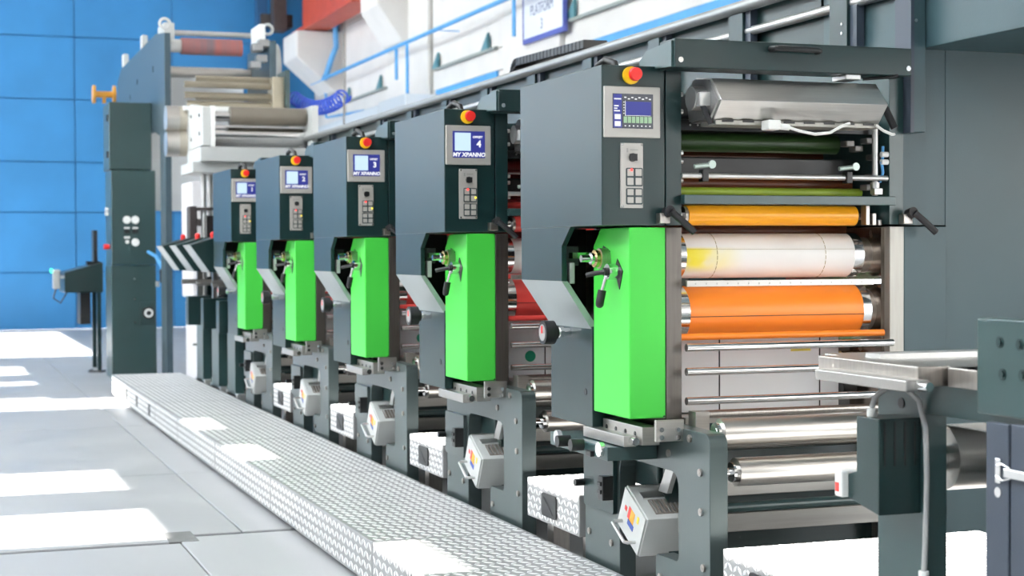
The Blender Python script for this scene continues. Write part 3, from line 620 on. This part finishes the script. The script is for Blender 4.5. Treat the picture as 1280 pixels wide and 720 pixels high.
    B(.10, .636, -.120, -.02, .842, .856).build('hood_hinge', GROUNDP, hd, bevel=.002)
    for i in range(8): B(.12 + i * .066, .155 + i * .066, -.123, -.118, .850, .856).build('hinge_slot', BLACK, hd)
    MB().cyl((.05, -.06, .92), (.09, -.06, .92), .035, 18).build('hood_pivot', MATS['dull_steel_cap'], hd); B(.055, .09, -.11, -.08, .895, .935).build('hood_bracket', ALU, hd, bevel=.003)
    MB().tube([(.062, -.09, .935), (.068, -.10, .90), (.082, -.105, .865), (.09, -.11, .845)], .008, 10).build('hood_lever', RUBBER, hd)
    MB().cyl((.655, -.06, .91), (.70, -.05, .905), .006, 10).cyl((.668, -.10, .905), (.692, -.115, .845), .011, 14).build('hood_grip', RUBBER, hd)
    cb_ = B(.245, .285, -.165, -.118, .828, .856).build('hood_plug', WHITEP, hd, bevel=.004)
    MB().cyl((.285, -.155, .838), (.315, -.155, .836), .009, 12).tube([(.315, -.155, .836), (.35, -.157, .826), (.40, -.157, .818), (.45, -.155, .824), (.49, -.15, .843), (.52, -.146, .853)], .0045, 10).build('hood_cable', WHITEP, hd)
    MB().tube([(.62, -.13, .85), (.645, -.13, .835), (.68, -.12, .826), (.70, -.10, .828)], .0045, 8).build('hood_cable', WHITEP, hd)
    # top beam
    tb = MB().box(-.028, .748, -.12, -.02, 1.0, 1.082).build('top_beam', PAINT, T, bevel=.003)
    MB().prism([(-.11, 1.076), (-.11, 1.003), (.11, 1.013), (.11, 1.04), (.06, 1.066)], 'x', -.034, -.027).build('beam_end', PAINT2, tb)
    MB().tube([(.275, -.12, 1.062), (.28, -.147, 1.062), (.29, -.15, 1.062), (.41, -.15, 1.060), (.42, -.147, 1.060), (.425, -.12, 1.060)], .009, 10).build('beam_handle', BLACK, tb)
    for x in (-.01, .735): MB().cyl((x, -.12, 1.022), (x, -.1235, 1.022), .008, 12).build('beam_bolt', CHROME, tb)
    B(.53, .58, -.11, -.03, .985, 1.0).build('beam_bracket', ALU, tb, bevel=.002); MB().tube([(.60, -.09, .99), (.66, -.10, .995), (.70, -.12, 1.0)], .005, 8).build('beam_latch', RUBBER, tb)
    return T
TL = ['printing tower nearest the camera with orange rollers and bar graph screen', 'second printing tower from the camera with red rollers and screen number 4',
      'third printing tower from the camera with screen number 3', 'fourth printing tower from the camera with screen number 2', 'fifth and farthest printing tower with screen partly hidden']
T1 = make_tower(True); T1['label'] = TL[0]
T2 = make_tower(False); T2.location.y += 1.5; T2['label'] = TL[1]
towers = [T2]
for k in (2, 3, 4):
    t = copy_tree(T2); t.location.y = T1.location.y + 1.5 * k; t['label'] = TL[k]; towers.append(t)
for t, dgt in zip(towers, '4321'):
    dp = [c for c in t.children if c.name.startswith('display')][0]
    o = lettering(dgt, 'screen_number', .034, (-.068 - world_loc(t).x + .37, -.0104 + (t.location.y - .3), .885), 'front', SCRWHITE, dp, bold=.0012)

# ------------------------------------------------------------------ gear-side casing behind the towers
t = thing('gear_casing', 'long dark casing with pale rails running behind all the printing towers', 'casing', (1.2, 4, FZ))
MB().prism([(.957, FZ), (1.6, FZ), (1.6, 1.29), (.855, 1.29), (.855, .575), (.957, .575)], 'y', .56, 8.3).build('casing_body', PAINT, t)
RAILM = mat('dull_rail_aluminium', (.33, .34, .34), .40, .7, var=.04, scale=10)
MB().cyl((.80, .12, 1.375), (.80, 8.4, 1.375), .022, 18).build('upper_rail', RAILM, t); MB().cyl((.825, .12, 1.285), (.825, 8.3, 1.285), .016, 16).build('lower_rail', ALU, t)
B(.84, .855, .56, 8.3, 1.29, 1.385).build('rail_web', PAINT, t)
for i in range(12):
    y = .33 + .72 * i
    pb = B(.80, .84, y, y + .11, 1.07, 1.36).build('rail_post', PAINT, t, bevel=.002)
    B(.812, .84, y - .04, y, 1.02, 1.36).build('post_channel', NAVY, pb)
    for z in (1.22, 1.19): MB().cyl((.80, y + .03, z), (.797, y + .03, z), .006, 8).build('post_bolt', CHROME, pb)
t = thing('cable_chain', 'black plastic cable chain lying on top of the dark casing', 'cable chain', (1.1, 3.6, 1.39))
def link(y, z, a=0):
    B(1.02, 1.15, y, y + .045, z, z + .045).build('chain_link', BLACK, t, bevel=.004, bseg=1)
for i in range(20): link(3.12 + .05 * i, 1.475 + .001 * i)
for i in range(1, 8):
    a = math.pi / 2 * i / 7; link(4.07 + .09 * math.sin(a), 1.495 - .10 * (1 - math.cos(a)))
B(1.02, 1.15, 3.1, 4.05, 1.40, 1.425).build('chain_tray', BLACK, t)
for y in (3.2, 3.6, 4.0): B(1.04, 1.13, y, y + .05, 1.29, 1.475).build('chain_support', BLACK, t)
# gear cabinet at the right of the nearest tower
t = thing('gear_cabinet', 'big plain dark teal cabinet wall right of the nearest printing tower', 'cabinet', (1.4, .2, FZ))
B(.957, 2.4, .012, .55, FZ, 1.10).build('cabinet_body', PAINT3, t); B(.801, .96, .014, .55, .5605, 1.10).build('upper_side_panel', PAINT3, t)
B(.802, .856, -.03, .012, .842, 1.9).build('corner_post', PAINT3, t, bevel=.002); B(.80, .812, -.036, .05, .84, 1.9).build('post_flange', NAVY, t)
for z in (.9, 1.06, 1.25): MB().cyl((.862, -.002, z), (.862, .014, z), .005, 8).build('screw', CHROME, t)
MB().cyl((.82, -.03, 1.18), (.82, -.034, 1.18), .006, 10).build('screw', CHROME, t)
MB().prism([(.86, 1.1), (2.4, 1.1), (2.4, 1.9), (.86, 1.9)], 'y', -1.35, .012).build('overhang_box', PAINT3, t, bevel=.003)
MB().prism([(.06, 1.02), (.56, 1.02), (.56, 1.09), (.06, 1.19)], 'x', .841, .846).build('sloping_panel', PAINT3, t)

B(.846, 1.6, .06, .553, 1.105, 1.9).build('upper_casing_end', PAINT3, t)
# ------------------------------------------------------------------ infeed unit at the right edge
T = thing('infeed_unit', 'dark teal infeed frame with steel tray and roller cut by the right edge', 'printing press', (.3, -1.4, FZ))
MB().prism([(-1.12, FZ), (-1.12, .21), (-2.5, .21), (-2.5, .132), (-1.305, .132), (-1.305, FZ)], 'x', 0, .055).build('frame_plate', PAINT2, T, bevel=.002)
bl = B(-.03, 0, -2.2, -1.53, .155, .346).build('side_block', PAINT2, T, bevel=.003)
for (y, z) in ((-1.605, .301), (-1.667, .299), (-1.613, .238), (-1.675, .24)):
    MB().cyl((-.031, y, z), (-.0295, y, z), .012, 18).cyl((-.0335, y, z), (-.03, y, z), .0075, 6).build('screw', PAINT, bl)
tr = B(-.02, .46, -1.53, -.92, .215, .24).build('tray', STEELX, T, bevel=.002)
MB().box(-.02, .46, -1.16, -1.10, .24, .252).build('tray_back', ALU, tr)
MB().box(-.095, -.02, -1.42, -1.02, .20, .242).build('rail_block', STEEL, T, bevel=.002)
lr = MB().box(-.15, -.095, -1.46, -1.10, .195, .218).build('lower_rail', STEELX, T, bevel=.002); MB().cyl((-.12, -1.46, .207), (-.12, -1.50, .207), .01, 14).build('rail_screw', CHROME, lr)
B(-.03, .05, -1.53, -1.43, .20, .24).build('rail_end', STEEL, T, bevel=.002)
MB().cyl((-.002, -1.215, .147), (.002, -1.215, .147), .012, 16).build('frame_hole', BLACK, T)
g = MB().cyl((.12, -1.19, .018), (.75, -1.19, .018), .072, 64).build('infeed_roller', SATIN, T, bevel=.003); lab(g, 'large polished steel roller'); MB().cyl((.055, -1.19, .018), (.12, -1.19, .018), .03, 24).build('shaft', CHROME, g)
B(.13, .72, -2.6, -1.19, .0905, .0925).build('paper_web', PAPER, T)
cbx = MB().prism([(-1.29, -.085), (-1.29, .122), (-1.20, .122), (-1.20, .0), (-1.165, -.01), (-1.165, -.062)], 'x', -.105, -.001).build('cable_box', PAINT, T, bevel=.002); lab(cbx, 'dark notched cable box with slots')
for x in (-.093, -.068, -.043, -.018): B(x, x + .004, -1.2915, -1.289, .02, .115).build('vent_slot', BLACK, cbx)
pl = B(-.122, -.078, -1.166, -1.135, -.062, -.002).build('socket_plate', WHITEP, T, bevel=.005); B(-.1235, -.121, -1.156, -1.142, -.05, -.03).build('socket_mark', STICKR, pl)
MB().cyl((-.085, -1.23, .12), (-.085, -1.23, .14), .011, 14).build('cable_gland', WHITEP, T)
MB().tube([(-.085, -1.23, .14), (-.08, -1.235, .165), (-.06, -1.25, .185), (-.03, -1.275, .185), (-.012, -1.30, .16), (-.006, -1.315, .10), (-.006, -1.32, .0), (-.008, -1.318, -.15), (-.01, -1.315, -.22)], .0062, 12).build('cable', mat('grey_cable', (.36, .36, .36), .4), T)
MB().cyl((-.01, -1.315, -.205), (-.01, -1.315, -.235), .011, 14).box(-.028, .008, -1.335, -1.306, -.30, -.235).build('cable_plug', WHITEP, T, bevel=.004)
B(.70, .75, -2.6, -1.0, FZ, .2).build('far_frame_plate', PAINT2, T, bevel=.002)
t = thing('side_cabinet', 'narrow navy grey cabinet with steel toggle latch at lower right edge', 'cabinet', (.1, -2.0, FZ))
B(-.045, .045, -2.6, -1.603, FZ, .118).build('cabinet_body', NAVY, t)
B(-.06, -.045, -1.673, -1.602, FZ, .146).build('door_frame', NAVY, t, bevel=.002); B(-.06, -.045, -2.6, -1.68, FZ, .148).build('door', NAVY, t, bevel=.002)
lt = B(-.064, -.06, -1.652, -1.636, .03, .078).build('latch_plate', CHROME, t, bevel=.001); MB().tube([(-.068, -1.645, .064), (-.07, -1.668, .07), (-.07, -1.69, .064), (-.07, -1.69, .044), (-.07, -1.668, .038), (-.068, -1.645, .044)], .0022, 8).build('latch_loop', CHROME, lt); B(-.072, -.061, -1.80, -1.672, .045, .063).build('latch_lever', CHROME, lt, bevel=.002)
MB().cyl((-.06, -1.643, .012), (-.063, -1.643, .012), .010, 16).build('washer', CHROME, t); MB().cyl((-.06, -1.655, -.20), (-.0605, -1.655, -.20), .008, 10).build('hole', BLACK, t)

# ------------------------------------------------------------------ three slanted dark units beyond the fifth tower
def slant_unit(y, lb, first):
    t = thing('slanted_unit', lb, 'printing press', (.1, y + .2, FZ), 'slanted dark units past the towers')
    MB().prism([(-.33, .54), (-.13, .60), (.3, .60), (.3, .355), (-.2, .355)], 'y', y, y + .32).build('upper_housing', PAINT, t, bevel=.003)
    MB().add([(-.334, y, .541), (-.334, y + .32, .541), (-.204, y + .32, .356), (-.204, y, .356), (-.330, y, .541), (-.330, y + .32, .541), (-.2, y + .32, .356), (-.2, y, .356)], [(0, 1, 2, 3), (4, 7, 6, 5), (0, 3, 7, 4), (1, 5, 6, 2), (0, 4, 5, 1), (3, 2, 6, 7)]).build('slanted_face', SKIRT, t)
    MB().cyl((-.16, y + .1, .585), (-.16, y + .1, .610), .018, 16).sphere((-.16, y + .1, .612), .02).build('red_knob', RED, t)
    lb_ = B(-.14, .2, y, y + .12, -.06, .16).build('lower_box', PAINT, t, bevel=.003)
    for x in (-.02, .03, .08, .13): B(x, x + .02, y - .003, y + .01, .0, .10).build('vent_slot', BLACK, lb_)
    MB().prism([(y + .12, FZ), (y + .42, FZ), (y + .42, .16), (y + .12, .16)], 'x', -.012, .05).build('leg_plate', PAINT2, t, bevel=.002)
    B(.05, .25, y + .3, y + .42, FZ, .3).build('rear_panel', PAINT, t)
    B(-.012, .12, y + .05, y + .5, FZ, FZ + .2).build('base', ALU, t, bevel=.004)
    MB().cyl((-.18, y + .05, .27), (.3, y + .05, .27), .018, 14).build('shaft', STEEL, t); B(-.06, -.02, y + .05, y + .1, .16, .36).build('strut', STEEL, t)
for y, lb in ((6.83, 'slanted dark unit with red knob right beside the fifth tower'), (7.50, 'middle one of three slanted dark units with red knobs'), (8.21, 'farthest of three slanted dark units with red knobs')): slant_unit(y, lb, False)

# ------------------------------------------------------------------ pale roller frame and glue station above
t = thing('roller_frame', 'pale grey overhead frame holding polished steel rollers', 'machine frame', (.5, 8.4, FZ))
MB().prism([(8.15, 1.30), (8.88, 1.30), (8.88, 1.62), (8.75, 1.66), (8.15, 1.59)], 'x', -.03, .03).build('frame_plate', GREYP, t, bevel=.004)
B(.03, .06, 8.12, 8.2, 1.28, 1.60).build('front_flange', WHITEP, t); B(.80, .85, 8.1, 8.9, 1.2, 1.62).build('far_plate', GREYP, t, bevel=.004)
B(-.05, 1.25, 8.12, 8.8, 1.18, 1.29).build('cross_beam', GREYP, t, bevel=.004); B(-.1, 1.1, 8.2, 8.8, 1.10, 1.18).build('lower_beam', GREYP, t, bevel=.004)
roll(.03, .80, 8.4, 1.40, .075, 'polished_roller', CHROME, t, 48); roll(.03, .80, 8.62, 1.36, .06, 'polished_roller', CHROME, t, 40)
g = roll(.20, .79, 8.3, 1.54, .072, 'rubber_roller', mat('taupe_rubber', (.17, .15, .12), .4, var=.05), t, 40); MB().cyl((.03, 8.3, 1.535), (.24, 8.3, 1.535), .038, 24).build('shaft', CHROME, g)
for z in (1.56, 1.37):
    g = MB().cyl((-.19, 9.0, z), (-.09, 9.0, z), .11, 32).build('side_drum', SATIN, t, bevel=.004); MB().cyl((-.09, 9.0, z), (-.03, 9.0, z), .105, 32).build('drum_flange', mat('beige_cast', (.42, .38, .31), .5), g)
for (y, z) in ((8.3, 1.40), (8.3, 1.54), (8.7, 1.38), (8.7, 1.56)): MB().cyl((-.03, y, z), (-.036, y, z), .015, 10).build('bolt', BLACK, t)
for (x, y) in ((.03, 8.5), (.10, 8.62)): MB().cyl((x, y, FZ), (x, y, 1.10), .022, 14).build('post', ALU, t)
MB().cyl((.3, 8.2, FZ), (.3, 8.2, 1.1), .02, 12).build('post', ALU, t); B(.55, .62, 8.5, 8.6, FZ, 1.10).build('post', GREYP, t)
B(.06, .12, 8.58, 8.75, .55, .78).build('valve', DKST, t, bevel=.01); B(-.09, -.03, 8.45, 8.6, .6, .85).build('valve', DKST, t, bevel=.01); B(.1, .18, 8.5, 8.6, .35, .55).build('valve', BLACK, t, bevel=.01)
B(-.05, .1, 8.45, 8.7, .82, .84).build('bracket', DKST, t)
# rewinding tower with paper roll
t = thing('rewind_tower', 'tall blue grey rewinding tower frame with pink paper roll on top', 'machine frame', (.5, 11, FZ))
LBG = mat('blue_grey_paint', (.036, .066, .085), .38, var=.06)
MB().prism([(10.42, FZ), (10.75, FZ), (10.75, 1.55), (11.15, 1.62), (14.2, 1.72), (14.2, 2.35), (13.8, 2.48), (11.0, 2.50), (10.42, 2.44)], 'x', .0, .055).build('frame_plate', LBG, t, bevel=.003)
for (y, z) in ((13.0, 2.1), (12.4, 2.2), (11.6, 1.85), (12.2, 1.7), (11.2, 2.2)): MB().cyl((-.004, y, z), (.002, y, z), .03, 10).build('frame_hole', BLACK, t)
B(.955, 1.02, 10.5, 11.6, 1.6, 2.42).build('far_frame_plate', LBG, t, bevel=.01); MB().cyl((1.02, 10.9, 2.2), (1.10, 10.9, 2.2), .24, 32).build('drive_cover', GREYP, t, bevel=.01)
B(.9, 1.02, 10.9, 11.2, FZ, 1.6).build('far_leg', LBG, t)
B(.055, .955, 11.8, 11.84, .9, 2.3).build('paper_sheet', PAPER, t)
pr_ = mat('pink_printed_roll', (.32, .10, .085), .5, col2=(.13, .11, .13), var=.1, scale=5, stretch=(2.2, .1, .1))
g = roll(.17, .72, 10.6, 2.35, .075, 'paper_roll', pr_, t, 40); MB().cyl((.06, 10.6, 2.35), (.20, 10.6, 2.35), .06, 20).build('chuck', GREYP, g, bevel=.006)
roll(.06, .95, 11.0, 2.52, .025, 'tie_bar', ALU, t, 14); roll(.06, .95, 11.4, 2.2, .05, 'idler_roller', SATIN, t, 24)
for (x, z) in ((.80, 2.32), (.84, 2.22), (.78, 2.16), (.86, 2.36)): MB().box(x, x + .10, 10.5, 10.62, z, z + .07).build('chuck_mount', mat('grey_cast', (.28, .28, .28), .45, .4), t, bevel=.012)
for (x, y, z) in ((.03, 10.6, 2.50), (.98, 10.7, 2.50)):
    pts = [(x + .045 * math.cos(a), y, z + .045 + .045 * math.sin(a)) for a in [i / 12 * 2 * math.pi for i in range(13)]]; MB().tube(pts, .014, 8).build('lifting_eye', GREYP, t)
for y in (13.6, 12.0): B(.0, .06, y, y + .12, 2.48, 2.62).build('lug', GREYP, t, bevel=.01)
B(.06, .16, 10.9, 11.3, 2.4, 2.6).build('upper_bracket', GREYP, t, bevel=.01); B(.88, .94, 10.6, 11.0, 2.36, 2.58).build('upper_bracket', WHITEP, t, bevel=.01)
# bundle of champagne-coloured bars in front of it
t = thing('guide_bar_rack', 'rack of champagne coloured aluminium bars above the pale frame', 'machine frame', (.35, 9, 1.62))
CHAMP = mat('champagne_aluminium', (.40, .36, .28), .38, .8, var=.06)
for i, (x0, z, y) in enumerate(((-.04, 1.845, 9.0), (.06, 1.90, 9.06), (-.04, 1.76, 9.0), (.06, 1.75, 9.06), (-.02, 1.69, 9.0))): MB().cyl((x0, y, z), (.68, y, z), .026, 6).build('guide_bar', CHAMP, t)
B(.66, .76, 8.92, 9.12, 1.66, 1.92).build('bar_holder', CHAMP, t, bevel=.006); B(.76, .79, 8.85, 9.2, 1.62, 1.97).build('end_plate', PAINT2, t); B(-.06, .79, 8.86, 9.2, 1.625, 1.66).build('base_plate', WHITEP, t)
# dark control cabinet
t = thing('control_cabinet', 'tall dark green control cabinet with round gauges at the far end', 'cabinet', (-.22, 11.6, FZ))
B(-.44, -.05, 11.3, 11.8, 1.27, 1.895).build('upper_body', PAINT2, t, bevel=.006); B(-.425, -.02, 11.28, 11.8, .38, 1.262).build('middle_body', PAINT2, t, bevel=.006); B(-.43, -.02, 11.29, 11.8, FZ, .376).build('lower_body', PAINT2, t, bevel=.006)
for (x, z) in ((-.287, .80), (-.21, .80), (-.21, .59)): MB().cyl((x, 11.28, z), (x, 11.262, z), .036, 24).build('gauge', DIALW, t, bevel=.004)
for (x, z) in ((-.287, .71), (-.21, .71)): g = B(x - .025, x + .025, 11.265, 11.28, z - .035, z + .0).build('switch', BLACK, t); B(x - .025, x + .025, 11.268, 11.28, z + .006, z + .022).build('switch_label', WHITEP, t)
MB().cyl((-.285, 11.28, .595), (-.285, 11.262, .595), .018, 16).build('gauge', DIALW, t); B(-.312, -.26, 11.268, 11.28, .625, .645).build('switch_label', WHITEP, t)
pn = B(-.17, -.03, 11.275, 11.29, -.18, .03).build('handle_panel', PAINT2, t, bevel=.003); MB().cyl((-.10, 11.275, -.07), (-.10, 11.22, -.07), .055, 24).build('hand_wheel', BLACK, pn, bevel=.006); MB().cyl((-.10, 11.22, -.07), (-.10, 11.212, -.07), .042, 24).build('wheel_ring', DIALW, pn); MB().cyl((-.10, 11.212, -.07), (-.10, 11.205, -.07), .022, 16).build('wheel_hub', BLACK, pn)
for z in (1.72, 1.38): B(-.455, -.438, 11.35, 11.45, z, z + .06).build('hinge', BLACK, t)
for z in (.06, -.16, .25): MB().cyl((-.22, 11.29, z), (-.22, 11.283, z), .008, 8).build('screw', CHROME, t)
for z in (.9, .86): MB().cyl((-.43, 11.5, z), (-.46, 11.5, z), .02, 10).build('side_button', WHITEP, t)
MB().cyl((-.43, 11.45, .55), (-.48, 11.45, .55), .025, 12).build('stop_button', RED, t)
for o_ in [t]: o_.location.x += .045
t = thing('wire_spool', 'small ochre spool standing on top of the dark control cabinet', 'spool', (-.40, 11.5, 1.897))
MB().cyl((-.52, 11.5, 1.98), (-.495, 11.5, 1.98), .085, 28).build('flange', AMBERSP, t); MB().cyl((-.335, 11.5, 1.98), (-.31, 11.5, 1.98), .085, 28).build('flange', AMBERSP, t); MB().cyl((-.495, 11.5, 1.98), (-.335, 11.5, 1.98), .03, 20).build('core', AMBERSP, t); MB().box(-.43, -.40, 11.48, 11.52, 1.897, 1.955).build('stand', AMBERSP, t)
t = thing('blue_air_line', 'bright blue air tube curling beside the dark control cabinet', 'hose', (.0, 11.1, .35))
MB().tube([(-.05, 11.26, .50), (-.0, 11.1, .46), (.03, 11.0, .38), (.035, 10.9, .33)], .016, 10).build('tube', PIPEB, t); MB().cyl((.035, 10.9, .34), (.035, 10.9, .22), .03, 12).build('valve', BLACK, t); B(-.02, .0, 10.85, 11.0, .18, .23).build('bracket', ALU, t)
# operator desk
t = thing('operator_desk', 'dark operator desk with monitor in front of the blue wall', 'desk', (-.6, 12.7, FZ))
MB().prism([(-.82, .10), (-.45, .10), (-.45, .40), (-.82, .30)], 'y', 12.4, 13.1).build('desk_body', PAINT, t, bevel=.006)
B(-.50, -.46, 12.5, 12.56, FZ, .10).build('leg', PAINT, t); B(-.50, -.46, 13.0, 13.06, FZ, .10).build('leg', PAINT, t)
B(-.66, -.56, 12.55, 12.9, -.22, .10).build('drawer_box', BLACK, t); B(-.53, -.49, 12.5, 12.7, .40, .72).build('monitor', BLACK, t, bevel=.006); B(-.6, -.47, 12.45, 12.6, .37, .41).build('keyboard_rest', BLACK, t)
ctl = B(-.93, -.86, 12.4, 12.5, .14, .33).build('pendant', ALU, t, bevel=.01); MB().cyl((-.935, 12.42, .32), (-.955, 12.42, .32), .02, 12).build('green_light', LEDG, ctl); MB().box(-.86, -.82, 12.42, 12.47, .24, .27).build('pendant_arm', ALU, ctl)
MB().tube([(-.9, 12.42, .15), (-.93, 12.4, .05), (-.86, 12.42, .0), (-.8, 12.42, .1)], .008, 8).build('cable', BLACK, t)
MB().tube([(-.56, 12.45, FZ + .015), (-.6, 12.3, FZ + .012), (-.5, 12.2, FZ + .012), (-.45, 12.3, FZ + .012)], .012, 8).build('floor_cable', BLACK, t)
t.location.x += .10
# white housing behind the rewinding frame
t = thing('pale_housing', 'pale white machine housing glimpsed behind the rewinding frame', 'machine frame', (.55, 10.2, FZ))
B(.12, .9, 9.75, 10.3, .1, 1.1).build('body', mat('off_white_paint', (.70, .68, .70), .45), t, bevel=.02); B(.15, .9, 9.7, 10.3, FZ, .08).build('base', MATS['off_white_paint'], t, bevel=.01); B(.1, .5, 9.72, 9.76, .72, .78).build('dark_band', DKST, t)
for z in (.05, -.12, -.3): B(.12, .9, 9.68, 9.72, z, z + .02).build('trim_line', GREYD, t)
# blue coiled hose
t = thing('coiled_air_hose', 'bright blue coiled air hose hanging above the rail near white wall', 'hose', (1.4, 10.4, 1.8))
pts = []; N = 17
for i in range(N * 14 + 1):
    u = i / (N * 14); y = 11.5 - 2.0 * u; sag = .10 * (1 - (2 * u - 1) ** 2); a = 2 * math.pi * N * u; r = .062
    pts.append((1.4 + r * math.cos(a), y, 2.0 - .16 * u - sag + r * math.sin(a)))
MB().tube(pts, .0105, 6).build('coil', COILB, t); MB().tube([(1.4, 11.55, 2.0), (1.3, 11.7, 1.98), (1.05, 11.3, 1.9)], .013, 8).build('end_tail', COILB, t)
MB().cyl((1.4, 9.5, 1.84), (1.4, 9.5, 1.30), .008, 8).build('hose_stand', GROUND, t); B(1.3, 1.5, 9.4, 9.6, 1.27, 1.30).build('stand_foot', ALU, t); B(1.2, 1.6, 8.95, 9.7, FZ, 1.27).build('stand_column', GREYP, t)
